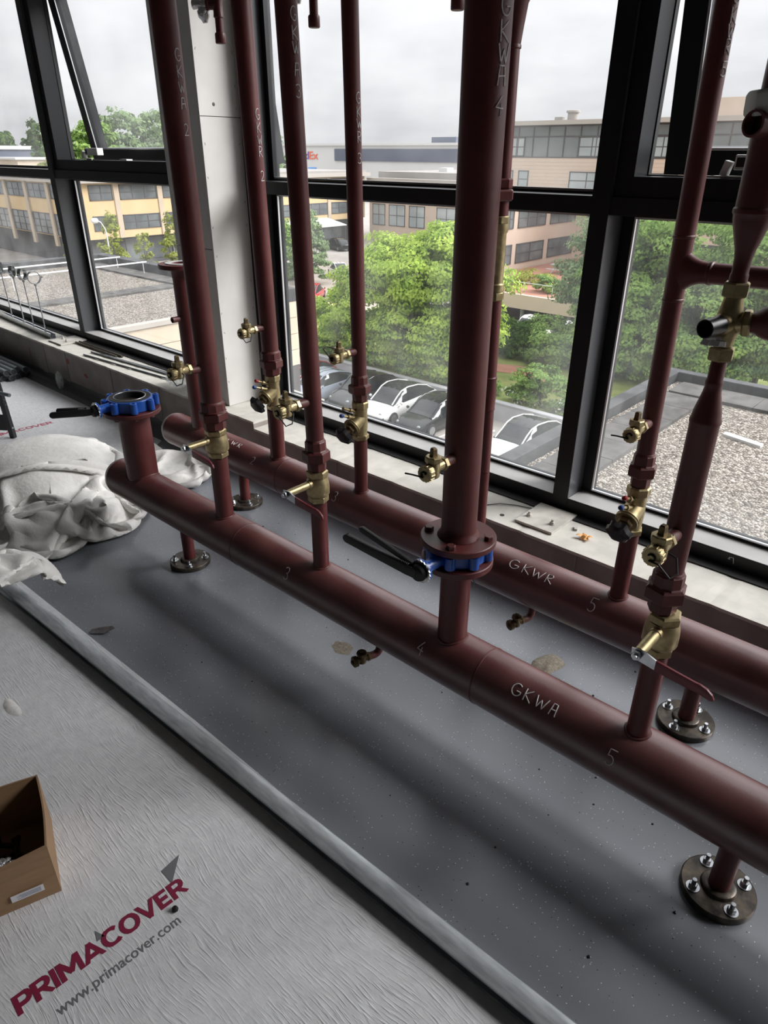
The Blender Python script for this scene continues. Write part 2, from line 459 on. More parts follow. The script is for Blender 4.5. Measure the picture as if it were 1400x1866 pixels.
# column clad with white boards, in the window line
colm = setting('column', (-3.30, 2.24, 0.26))
CX0, CX1, CY0, CY1 = -3.47, -3.133, 2.172, 2.410
MB().b6(CX0 + 0.012, CX1 - 0.012, CY0 + 0.012, CY1, 0.2806, ZC - 0.002).build('core', 'concrete_front', colm, 0)
for z0, z1 in ((0.2806, 1.700), (1.703, ZC - 0.004)):
    MB().b6(CX1 - 0.0115, CX1, CY0, CY1, z0, z1).build('panel', 'white_board', colm, 0, bevel=0.0008)
for z0, z1 in ((0.2806, 1.108), (1.111, ZC - 0.004)):
    MB().b6(CX0, CX1 - 0.012, CY0, CY0 + 0.0115, z0, z1).build('panel', 'white_board', colm, 0, bevel=0.0008)
MB().b6(CX0, CX0 + 0.0115, CY0 + 0.012, CY1, 0.2806, ZC - 0.004).build('panel', 'white_board', colm, 0)
random.seed(11)
for k in range(13):
    z = 0.42 + k * 0.13 + random.uniform(-0.02, 0.02)
    for y in (CY0 + 0.012, CY1 - 0.02):
        if random.random() < 0.75:
            a = random.uniform(-0.6, 0.6)
            MB().box((CX1 + 0.0002, y + random.uniform(-0.004, 0.004), z), (0.0012, 0.0018, 0.011), Matrix.Rotation(a, 3, 'X')).build('screw', 'screw_mark', colm, 0)
MB().lathe((CX1 - 0.0002, CY0 + 0.085, 1.752), (1, 0, 0), [(0, 0.009), (0.0012, 0.007)], 10).build('drill_hole', 'screw_mark', colm)

# ------------------------------------------------------------------ glazing
FY0, FY1, GY = 2.375, 2.495, 2.512
MUL = [-9.33, -7.29, -5.245, -3.10, -1.160, 0.885, 2.93]
for k, x in enumerate(MUL):
    tr = setting('trim_%d' % (k + 1), (x, 2.36, 0.28))
    if k == 3:      # the one beside the column stands behind its boards
        MB().b6(-3.16, -3.035, 2.412, 2.53, 0.2805, ZW).build('mullion', 'frame_side_lit', tr, 0, bevel=0.002)
        MB().b6(-3.132, -3.10, 2.4105, 2.415, 0.2815, ZW - 0.001).build('cover_strip', 'frame_dark', tr, 0)
        continue
    MB().b6(x - 0.034, x + 0.034, FY0, FY1, 0.2435 if x > XSTEP else 0.2805, ZW).build('mullion', 'frame_side_lit', tr, 0, bevel=0.002)
    MB().b6(x - 0.0335, x + 0.0335, FY0 - 0.0015, FY0 + 0.004, 0.2445 if x > XSTEP else 0.2815, ZW - 0.001).build('cover_strip', 'frame_dark', tr, 0)  # dark front over the lighter, lit-toned mullion

def bar_frame(m, x0, x1, z0, z1, w, y0, y1, wb=None, wt=None):
    wb = w if wb is None else wb; wt = w if wt is None else wt
    m.b6(x0, x0 + w, y0, y1, z0, z1); m.b6(x1 - w, x1, y0, y1, z0, z1)
    m.b6(x0 + w, x1 - w, y0, y1, z0, z0 + wb); m.b6(x0 + w, x1 - w, y0, y1, z1 - wt, z1)
    return m

def sash(w, x0, x1):
    """top-hung light pushed open at its foot"""
    hz, hy = ZW - 0.08, 2.517
    ang = math.asin(0.145 / (hz - 1.478))
    R = Matrix.Rotation(ang, 3, 'X')
    def T(m):
        m.v = [tuple(Vector((0, hy, hz)) + R @ (Vector(p) - Vector((0, hy, hz)))) for p in m.v]
        return m
    # rotating about X by +ang moves the foot (below the hinge) to +Y
    m = bar_frame(MB(), x0, x1, 1.478, hz, 0.078, hy, hy + 0.085)
    s = T(m).build('sash', 'frame_dark', w, 0)
    e = T(bar_frame(MB(), x0 + 0.076, x1 - 0.076, 1.554, hz - 0.076, 0.008, hy - 0.002, hy + 0.004)).build('glazing_bead', 'alu_bright', s, 0)
    T(MB().b6(x0 + 0.07, x1 - 0.07, hy + 0.030, hy + 0.036, 1.545, hz - 0.07)).build('pane', 'window_glass', s, 0)
    return s

def opener(w, x, y, z):
    """chain opener of grey cast metal on the vent frame"""
    m = MB(); m.b6(x - 0.055, x + 0.03, y - 0.045, y - 0.002, z + 0.004, z + 0.008); m.b6(x - 0.04, x + 0.025, y - 0.006, y - 0.001, z - 0.03, z + 0.004)
    o = m.build('opener_bracket', 'grey_actuator', w, 0)
    MB().box((x - 0.02, y - 0.026, z + 0.028), (0.022, 0.03, 0.042), Matrix.Rotation(0.25, 3, 'Y')).build('opener_clamp', 'grey_actuator', o, 0, bevel=0.003)
    m = MB(); m.b6(x + 0.0, x + 0.16, y - 0.032, y + 0.012, z + 0.024, z + 0.066)
    d = m.build('opener_drive', 'grey_actuator', o, 0, bevel=0.004)
    MB().b6(x + 0.006, x + 0.03, y - 0.0335, y - 0.03, z + 0.032, z + 0.058).build('opener_cover', 'black_plastic', o, 0, bevel=0.001)

for k in range(len(MUL) - 1):
    x0, x1 = MUL[k] + 0.0342, MUL[k + 1] - 0.0342
    if k == 2: x1 = -3.165
    if k == 3: x0 = -3.034
    w = setting('window_%d' % (k + 1), ((x0 + x1) / 2, 2.36, 0.29))
    lft = k <= 2
    zb = 0.2805 if lft else 0.2435          # top of the concrete here
    zr = 0.333 if lft else 0.300            # top of the bottom rail
    zt0, zt1 = (1.385, 1.440) if lft else (1.368, 1.425)
    xs = CX1 + 0.001 if k == 3 else x0
    xe = CX0 - 0.001 if k == 2 else x1
    MB().b6(xs, xe, 2.318, FY0 - 0.0005, zb, zb + 0.004).build('black_strip', 'matt_black', w, 0)  # flat black strip on the concrete along the frame foot
    MB().b6(xs if k != 3 else -3.034, xe, FY0, FY1 + 0.01, zb, zr - 0.001).build('bottom_rail', 'frame_dark', w, 0, bevel=0.0015)
    MB().b6(xs + 0.001 if k != 3 else -3.033, xe - 0.001, FY0 + 0.002, FY1 + 0.008, zr - 0.0006, zr + 0.001).build('sill_plate', 'alu_sill', w, 0)
    MB().b6(x0, xe, FY0 + 0.003, FY1 + 0.01, zt0, zt1).build('transom_bar', 'frame_dark', w, 0, bevel=0.0015)
    # lower fixed light
    fr = bar_frame(MB(), x0, x1, zr + 0.002, zt0, 0.045, FY1 - 0.005, FY1 + 0.035, 0.012, 0.010).build('frame', 'frame_dark', w, 0)
    bar_frame(MB(), x0 + 0.0445, x1 - 0.0445, zr + 0.013, zt0 - 0.009, 0.006, FY1 - 0.008, FY1 + 0.002).build('glazing_bead', 'alu_bright', fr, 0)
    MB().b6(x0 + 0.04, x1 - 0.04, GY, GY + 0.006, zr + 0.006, zt0 - 0.004).build('pane', 'window_glass', w, 0)
    if k in (2, 4):
        vf = MB()
        bar_frame(vf, x0, x1, zt1, ZW, 0.062, FY0 + 0.015, FY1 + 0.012)
        vf = vf.build('vent_frame', 'frame_dark', w, 0, bevel=0.001)
        bar_frame(MB(), x0 + 0.060, x1 - 0.060, zt1 + 0.060, ZW - 0.06, 0.006, FY1 - 0.004, FY1 + 0.02).build('gasket', 'rubber', vf, 0)
        sash(w, x0 + 0.048, x1 - 0.048)
        if k == 4: opener(w, -0.775, 2.465, 1.486)
        else:
            opener(w, -4.83, 2.465, 1.505)
            MB().b6(-4.36, -4.28, 2.41, 2.45, 1.503, 1.511).build('catch', 'grey_actuator', w, 0)
    else:
        fr2 = bar_frame(MB(), x0, x1, zt1, ZW, 0.03, FY1 - 0.005, FY1 + 0.035, 0.008).build('frame', 'frame_dark', w, 0)
        MB().b6(x0 + 0.02, x1 - 0.02, GY - 0.02, GY + 0.0, zt1 + 0.008, zt1 + 0.016).build('glazing_bead', 'alu_sill', fr2, 0)
        MB().b6(x0 + 0.025, x1 - 0.025, GY, GY + 0.006, zt1 + 0.012, ZW - 0.02).build('pane', 'window_glass', w, 0)
# chalk mark on the bottom rail of the right-hand window

# ------------------------------------------------------------------ chalk handwriting
def arc(cx, cy, rx, ry, a0, a1, n=10):
    return [(cx + rx * math.cos(math.radians(a0 + (a1 - a0) * i / n)), cy + ry * math.sin(math.radians(a0 + (a1 - a0) * i / n))) for i in range(n + 1)]
GLY = {
 'G': [arc(0.42, 0.5, 0.40, 0.5, 50, 335, 14) + [(0.80, 0.42), (0.45, 0.42)]],
 'K': [[(0.08, 1.0), (0.10, 0.0)], [(0.75, 1.0), (0.12, 0.5), (0.80, 0.0)]],
 'W': [[(0.0, 0.95), (0.22, 0.05), (0.45, 0.7), (0.65, 0.05), (0.95, 1.0)]],
 'A': [[(0.05, 0.0), (0.18, 0.95), (0.62, 0.95), (0.72, 0.0)], [(0.12, 0.45), (0.68, 0.48)]],
 'R': [[(0.10, 0.0), (0.12, 1.0), (0.55, 0.98), (0.68, 0.78), (0.5, 0.55), (0.14, 0.5), (0.75, 0.0)]],
 '2': [arc(0.35, 0.72, 0.30, 0.27, 150, -40, 8) + [(0.05, 0.02), (0.72, 0.05)]],
 '3': [arc(0.35, 0.75, 0.30, 0.24, 150, -85, 8) + arc(0.35, 0.26, 0.34, 0.26, 85, -150, 8)],
 '4': [[(0.55, 1.0), (0.02, 0.42), (0.75, 0.36), (0.50, 0.38), (0.52, 0.62), (0.45, 0.0)]],
 '5': [[(0.75, 1.0), (0.18, 0.98), (0.16, 0.58)] + arc(0.34, 0.32, 0.34, 0.30, 120, -140, 10)],
 'n': [[(0.0, 0.55), (0.15, 0.9), (0.18, 0.5), (0.16, 0.88), (0.6, 0.95), (0.75, 0.1)]],
}
def densify(pl, step=0.12):
    out = [pl[0]]
    for a, b in zip(pl, pl[1:]):
        n = max(1, int(math.hypot(b[0] - a[0], b[1] - a[1]) / step))
        for i in range(1, n + 1): out.append((a[0] + (b[0] - a[0]) * i / n, a[1] + (b[1] - a[1]) * i / n))
    return out
def chalk(parent, words, fmap, r=0.0011):
    r *= 1.4
    """words: list of (char, a0, b0, w, h); fmap(a, b) -> point on the surface"""
    m = MB()
    for ch, a0, b0, w, h in words:
        for st in GLY[ch]:
            m.tube([fmap(a0 + p[0] * w, b0 + p[1] * h) for p in densify(st)], r, 5)
    return m.build('chalk_marking', 'chalk', parent)
def on_riser(x, y, r, az):
    return lambda a, b: (x + (r + 0.0004) * math.cos(az + a / r), y + (r + 0.0004) * math.sin(az + a / r), b)
def on_header(y, z, r, th):
    # th: angle from the top towards the room; b counts up towards the top
    return lambda a, b: (a, y - (r + 0.0004) * math.sin(th - b / r), z + (r + 0.0004) * math.cos(th - b / r))

# ------------------------------------------------------------------ the two distribution headers
YH, YR, ZH, RH = 1.30, 1.80, 0.257, 0.084
def header(y, x0, x1, branches, plates, label, plate_rot):
    t = thing('distribution_header', ((x0 + x1) / 2, y, 0), label, 'pipe')
    prof = [(0.0, 0.0), (0.004, 0.030), (0.012, 0.055), (0.024, 0.073), (0.040, 0.0815), (0.055, RH), (0.056, RH + 0.0008), (0.062, RH + 0.0008), (0.064, RH), (x1 - x0, RH)]
    body = MB().lathe((x0, y, ZH), (1, 0, 0), prof, 48, cap0=False).build('header_body', 'red_primer_header', t)
    # girth welds
    for xw in (x0 + 0.95, x0 + 2.02):
        MB().lathe((xw - 0.004, y, ZH), (1, 0, 0), [(0, RH - 0.002), (0.002, RH + 0.0012), (0.006, RH + 0.0012), (0.008, RH - 0.002)], 48).build('weld_seam', 'red_primer_old', body)
    for bx, br, zt in branches:
        s = MB().lathe((bx, y, ZH + RH * 0.5), (0, 0, 1), [(0, br), (zt - ZH - RH * 0.5, br)], 28).build('branch_stub', 'red_primer', t)
        pts = []
        for i in range(28):
            a = 2 * PI * i / 28
            px, py = (br + 0.002) * math.cos(a), (br + 0.002) * math.sin(a)
            pts.append((bx + px, y + py, ZH + math.sqrt(max(RH * RH - py * py, 0)) + 0.001))
        MB().tube(pts, 0.0035, 6, True).build('weld_seam', 'red_primer_old', s)
    for (px, py), rot in zip(plates, plate_rot):
        lg = MB().cyl((px, py, 0.020), (px, py, ZH - RH * 0.6), 0.0245, 24).build('support_leg', 'red_primer', t)
        pl = MB().lathe((px, py, 0.0006), (0, 0, 1), [(0, 0.082), (0.0015, 0.0835), (0.0165, 0.0835), (0.0185, 0.081)], 40).build('base_plate', 'raw_plate', t)
        MB().lathe((px, py, 0.019), (0, 0, 1), [(0, 0.041), (0.009, 0.038), (0.011, 0.034), (0.011, 0.026)], 32).build('weld_collar', 'raw_plate', pl)
        for k in range(4):
            a = math.radians(rot + 90 * k)
            bx, by = px + 0.062 * math.cos(a), py + 0.062 * math.sin(a)
            m = MB(); m.lathe((bx, by, 0.0192), (0, 0, 1), [(0, 0.0155), (0.0022, 0.0155)], 20)
            m.hexn((bx, by, 0.0215), (bx, by, 0.031), 0.0098, phase=k * 0.4)
            m.cyl((bx, by, 0.031), (bx, by, 0.046), 0.0052, 10)
            m.build('anchor_bolt', 'steel_zinc', pl)
    return t, body

XP = dict(stub=-2.562, p1=-1.978, p3=-1.449, p4=-0.906, p5=-0.356)
XB = dict(b1=-2.86, b2=-2.264, b3=-1.746, b4=-1.172, b5=-0.642)
hf, hfb = header(YH, -2.80, 3.0, [(XP['stub'], 0.064, 0.566), (XP['p1'], 0.0325, 0.575), (XP['p3'], 0.0262, 0.575), (XP['p4'], 0.0415, 0.579), (XP['p5'], 0.0265, 0.575)],
       [(-2.278, 1.300), (-0.098, 1.298), (2.1, 1.3)], 'long dark red header pipe nearest the camera marked GKWA', [-126, -136, 45])
hb, hbb = header(YR, -3.15, 3.0, [(XB['b1'], 0.0445, 0.66), (XB['b2'], 0.0335, 0.560), (XB['b3'], 0.0268, 0.560), (XB['b4'], 0.0235, 0.60), (XB['b5'], 0.0262, 0.560)],
       [(-2.552, 1.806), (-0.363, 1.792), (1.9, 1.8)], 'long dark red header pipe beside the concrete parapet marked GKWR', [-110, -101, 45])
# writing on the headers
W = []
for ch, a, wd in (('G', -0.668, 0.034), ('K', -0.632, 0.028), ('W', -0.598, 0.034), ('A', -0.556, 0.024)): W.append((ch, a, -0.020, wd, 0.032))
chalk(hfb, W, on_header(YH, ZH, RH, math.radians(38)))
chalk(hfb, [('3', -1.555, -0.018, 0.030, 0.042)], on_header(YH, ZH, RH, math.radians(62)))
chalk(hfb, [('4', -0.972, -0.018, 0.030, 0.042)], on_header(YH, ZH, RH, math.radians(62)), 0.0009)
chalk(hfb, [('5', -0.392, -0.018, 0.030, 0.040)], on_header(YH, ZH, RH, math.radians(66)), 0.0009)
W = []
for ch, a, wd in (('G', -1.005, 0.044), ('K', -0.955, 0.036), ('W', -0.918, 0.044), ('R', -0.868, 0.034)): W.append((ch, a, -0.020, wd, 0.032))
chalk(hbb, W, on_header(YR, ZH, RH, math.radians(30)))
W = []
for ch, a, wd in (('G', -2.640, 0.034), ('K', -2.600, 0.028), ('W', -2.562, 0.034), ('R', -2.515, 0.030)): W.append((ch, a, -0.016, wd, 0.024))
chalk(hbb, W, on_header(YR, ZH, RH, math.radians(20)), 0.0009)
chalk(hbb, [('2', -2.378, -0.018, 0.030, 0.036)], on_header(YR, ZH, RH, math.radians(52)), 0.0009)
chalk(hbb, [('3', -1.842, -0.018, 0.030, 0.042)], on_header(YR, ZH, RH, math.radians(55)), 0.0009)
chalk(hbb, [('5', -0.705, -0.018, 0.034, 0.046)], on_header(YR, ZH, RH, math.radians(52)))
chalk(bpy.data.objects['window_5'], [('n', -0.488, 0.262, 0.028, 0.026)], lambda a, b: (a, FY0 - 0.0008, b), 0.0008)

# ------------------------------------------------------------------ valves and risers
def ball_valve(x, r, label):
    zc = 0.648; s = r / 0.0262; y = YH
    t = thing('ball_valve', (x, y, 0.576), label, 'valve', 'brass lever ball valves on the front header')
    R = 0.0365 * (1 + 0.62 * (s - 1))
    m = MB()
    m.lathe((x, y, 0.598), (0, 0, 1), [(0, R * 0.86), (0.006, R * 0.97), (0.009, R * 1.0), (0.012, R * 0.985), (0.015, R * 1.0), (0.03, R * 1.0), (0.045, R * 0.97), (0.058, R * 0.88), (0.064, R * 0.84)], 32)
    body = m.build('valve_body', 'brass', t)
    MB().hexn((x, y, 0.576), (x, y, 0.600), R * 0.90, phase=0.3).build('end_hexagon', 'brass', t, 20)
    MB().hexn((x, y, 0.660), (x, y, 0.684), R * 0.93, phase=0.3).build('end_hexagon', 'brass', t, 20)
    zs = 0.645
    st = MB().lathe((x, y - R * 0.8, zs), (0, -1, 0), [(0, 0.0150), (0.012, 0.0140), (0.014, 0.0122), (0.125 - R * 0.8 - 0.004, 0.0118)], 18).build('stem_housing', 'brass', t)
    yl = y - 0.125
    m = MB(); m.hexn((x, yl - 0.012, zs), (x, yl - 0.002, zs), 0.0105); m.cyl((x, yl - 0.018, zs), (x, yl - 0.012, zs), 0.0055, 10)
    m.build('lever_nut', 'steel_zinc', t)
    top = [(-0.014, 0.010), (0.012, 0.013), (0.036, 0.004), (0.040, 0.003)]
    bot = [(0.040, -0.020), (0.010, -0.016), (-0.012, -0.013)]
    lv = MB().prism(top + bot, (x, yl - 0.002, zs), (1, 0, 0), (0, 0, 1), (0, 1, 0), 0.003).build('lever', 'steel_zinc', t)
    top = [(0.038, 0.004), (0.080, -0.001), (0.118, -0.005), (0.128, -0.005), (0.142, -0.009), (0.153, -0.017), (0.158, -0.027)]
    bot = [(0.152, -0.031), (0.130, -0.027), (0.085, -0.024), (0.038, -0.021)]
    MB().prism(top + bot, (x, yl - 0.0035, zs), (1, 0, 0), (0, 0, 1), (0, 1, 0), 0.006).build('lever_grip', 'red_sleeve', lv, bevel=0.0012)
    return t
ball_valve(XP['p1'], 0.0325, 'brass ball valve with red lever just right of the blue open valve')
ball_valve(XP['p3'], 0.0262, 'brass ball valve with red lever above the chalk 3 on the front header')
ball_valve(XP['p5'], 0.0280, 'brass ball valve with red lever, nearest to the camera')

def union(t, x, y, z0, r, k=1.0):
    """painted pipe union: tail, big nut, collar"""
    R = r * 1.62 if r < 0.03 else r * 1.40
    MB().lathe((x, y, z0), (0, 0, 1), [(0, r * 0.98), (0.004, r * 1.10), (0.03, r * 1.12)], 8, phase=0.2).build('union_tail', 'red_primer', t, 20)
    MB().hexn((x, y, z0 + 0.030), (x, y, z0 + 0.066), R, phase=0.25).build('union_nut', 'red_primer', t, 20)
    MB().lathe((x, y, z0 + 0.066), (0, 0, 1), [(0, r * 1.32), (0.003, r * 1.22), (0.028, r * 1.20), (0.031, r * 1.10)], 10).build('union_collar', 'red_primer', t, 25)
    MB().lathe((x, y, z0 + 0.096), (0, 0, 1), [(0, r * 1.10), (0.004, r * 1.06), (0.006, r)], 20).build('weld_seam', 'red_primer_old', t)

def drain(x, y, z, r, label, strap='loop', reach=0.0):
    """small brass drain cock on a welded nipple, pointing into the room"""
    x_, y_, z_ = x, y, z
    def G(m):      # the cock is drawn small and scaled up about its seat on the pipe
        q = 1.22
        m.v = [(x_ + (p[0] - x_) * q, y_ - r + (p[1] - (y_ - r)) * (q if p[1] < y_ - r else 1), z_ + (p[2] - z_) * q) for p in m.v]
        return m
    t = thing('drain_cock', (x, y - r - 0.04, z), label, 'valve', 'small brass drain cocks on the risers')
    Y = y - r
    m = MB(); m.hexn((x, Y - 0.036, z), (x, Y - 0.024, z), 0.0145); m.cyl((x, Y - 0.05, z), (x, Y - 0.036, z), 0.011, 14)
    G(m).build('hex_nipple', 'brass', t, 25)
    m = MB(); m.lathe((x, Y - 0.062, z - 0.019), (0, 0, 1), [(0, 0.010), (0.003, 0.0135), (0.03, 0.0135), (0.033, 0.012)], 18)
    m.cyl((x, Y - 0.075, z), (x, Y - 0.048, z), 0.0115, 16)
    G(m).build('valve_body', 'brass', t)
    g = G(MB().hexn((x, Y - 0.062, z + 0.013), (x, Y - 0.062, z + 0.026), 0.0165, n=8)).build('gland_nut', 'brass', t, 20)
    G(MB().lathe((x, Y - 0.062, z + 0.026), (0, 0, 1), [(0, 0.0085), (0.003, 0.0075), (0.014, 0.0068), (0.017, 0.005)], 4, phase=0.6)).build('square_spindle', 'brass_dull', g, 20)
    # knurled cap
    prof_n = 28; m = MB()
    m.lathe((x, Y - 0.074, z - 0.004), (0, -1, 0), [(0, 0.0150), (0.002, 0.0165), (0.013, 0.0165), (0.016, 0.0145)], prof_n)
    for i in range(14):
        a = 2 * PI * i / 14
        m.cyl((x + 0.0165 * math.cos(a), Y - 0.076, z - 0.004 + 0.0165 * math.sin(a)), (x + 0.0165 * math.cos(a), Y - 0.087, z - 0.004 + 0.0165 * math.sin(a)), 0.0012, 4)
    cp = G(m).build('cap', 'brass', t)
    yc = Y - 0.0915
    if strap == 'loop':
        pts = [(x + 0.006 * math.cos(a), yc, z - 0.004 + 0.006 * math.sin(a)) for a in np.linspace(0.3, 5.4, 9)]
        pts += [(x - 0.015, yc - 0.004, z + 0.010), (x - 0.030, yc - 0.004, z + 0.022), (x - 0.034, yc + 0.01, z + 0.026), (x - 0.024, yc + 0.024, z + 0.022), (x - 0.010, yc + 0.032, z + 0.006)]
    elif strap == 'tail':
        pts = [(x + 0.006 * math.cos(a), yc, z - 0.004 + 0.006 * math.sin(a)) for a in np.linspace(0.3, 4.6, 9)]
        pts += [(x - 0.010, yc - 0.004, z - 0.008), (x - 0.022, yc - 0.010, z - 0.006), (x - 0.034, yc - 0.014, z - 0.006)]
    else:
        pts = [(x + 0.006 * math.cos(a), yc, z - 0.004 + 0.006 * math.sin(a)) for a in np.linspace(2.6, -2.0, 9)]
        pts += [(x + 0.014, yc - 0.004, z - 0.008), (x + 0.034, yc - 0.002, z - 0.026), (x + 0.040, yc + 0.012, z - 0.022), (x + 0.030, yc + 0.026, z - 0.004), (x + 0.016, yc + 0.03, z - 0.002)]
    G(MB().tube(pts, 0.0017, 6)).build('cap_strap', 'rubber', cp)
    return t
def nipple(t, x, y, z, r):
    MB().cyl((x, y - r * 0.5, z), (x, y - r - 0.030, z), 0.0138, 16).build('drain_nipple', 'red_primer_old', t)

def balancing_valve(x, label, port_cap='red_cap'):
    y = YR
    t = thing('balancing_valve', (x, y, 0.561), label, 'valve', 'brass balancing valves with black handwheels on the rear header')
    R = 0.0305
    m = MB(); m.lathe((x, y, 0.580), (0, 0, 1), [(0, R * 0.92), (0.01, R * 0.86), (0.05, R * 0.95), (0.09, R * 0.88), (0.110, R * 0.95)], 28)
    d = Vector((0, -0.9, -0.436)).normalized(); o = Vector((x, y, 0.646))
    m.lathe(o, d, [(0, 0.030), (0.03, 0.0285), (0.046, 0.029)], 26)
    m.build('valve_body', 'brass', t)
    MB().hexn((x, y, 0.561), (x, y, 0.583), R * 1.10, phase=0.4).build('end_hexagon', 'brass', t, 20)
    MB().hexn((x, y, 0.688), (x, y, 0.716), R * 1.10, phase=0.4, n=8).build('end_hexagon', 'brass', t, 20)
    m = MB(); m.lathe(o + d * 0.046, d, [(0, 0.0335), (0.003, 0.0345), (0.006, 0.032), (0.008, 0.0345), (0.012, 0.0335)], 28)
    bn = m.build('bonnet', 'brass', t)
    MB().hexn(o + d * 0.058, o + d * 0.071, 0.023).build('bonnet_nut', 'brass', bn, 20)
    MB().lathe(o + d * 0.071, d, [(0, 0.013), (0.012, 0.0115), (0.018, 0.010)], 16).build('neck', 'brass_dull', bn)
    # lobed handwheel
    u, w, dd = basis(d); m = MB(); vs = []; fs = []; n = 36
    rings = [(0.084, 0.014, 0), (0.088, 0.024, 0.10), (0.094, 0.036, 0.14), (0.110, 0.0335, 0.10), (0.118, 0.024, 0.05), (0.120, 0.012, 0)]
    for (tt, rr, am) in rings:
        for i in range(n):
            a = 2 * PI * i / n
            q = rr * (1 + am * math.cos(6 * a))
            vs.append(o + dd * tt + (u * math.cos(a) + w * math.sin(a)) * q)
    for k in range(len(rings) - 1):
        for i in range(n):
            j = (i + 1) % n; fs.append((k * n + i, k * n + j, (k + 1) * n + j, (k + 1) * n + i))
    fs += [tuple(range(n - 1, -1, -1)), tuple((len(rings) - 1) * n + i for i in range(n))]
    m.add(vs, fs).build('handwheel', 'black_plastic', t, 30)
    for (yy, zz, mt, z0) in ((-0.078, 0.702, port_cap, 0.690), (-0.092, 0.678, 'blue_cap', 0.665)):
        p1 = Vector((x - 0.004, y + yy, zz)); p0 = Vector((x, y - 0.020, z0 - 0.012)); dv = (p1 - p0).normalized(); L = (p1 - p0).length
        pt = MB().lathe(p0, dv, [(0, 0.0065), (L * 0.45, 0.0062), (L * 0.46, 0.0085), (L * 0.62, 0.0085), (L * 0.63, 0.005), (L, 0.0048)], 12).build('test_port', 'brass', t)
        MB().lathe(p1 - dv * 0.003, dv, [(0, 0.0068), (0.004, 0.0078), (0.012, 0.0075), (0.015, 0.005)], 14).build('port_cap', mt, pt)
    return t
balancing_valve(XB['b2'], 'brass balancing valve with red and blue caps beside the white column')
balancing_valve(XB['b3'], 'brass balancing valve in front of the parked white car', 'brass')
balancing_valve(XB['b5'], 'brass balancing valve with red and blue caps in the right-hand window')

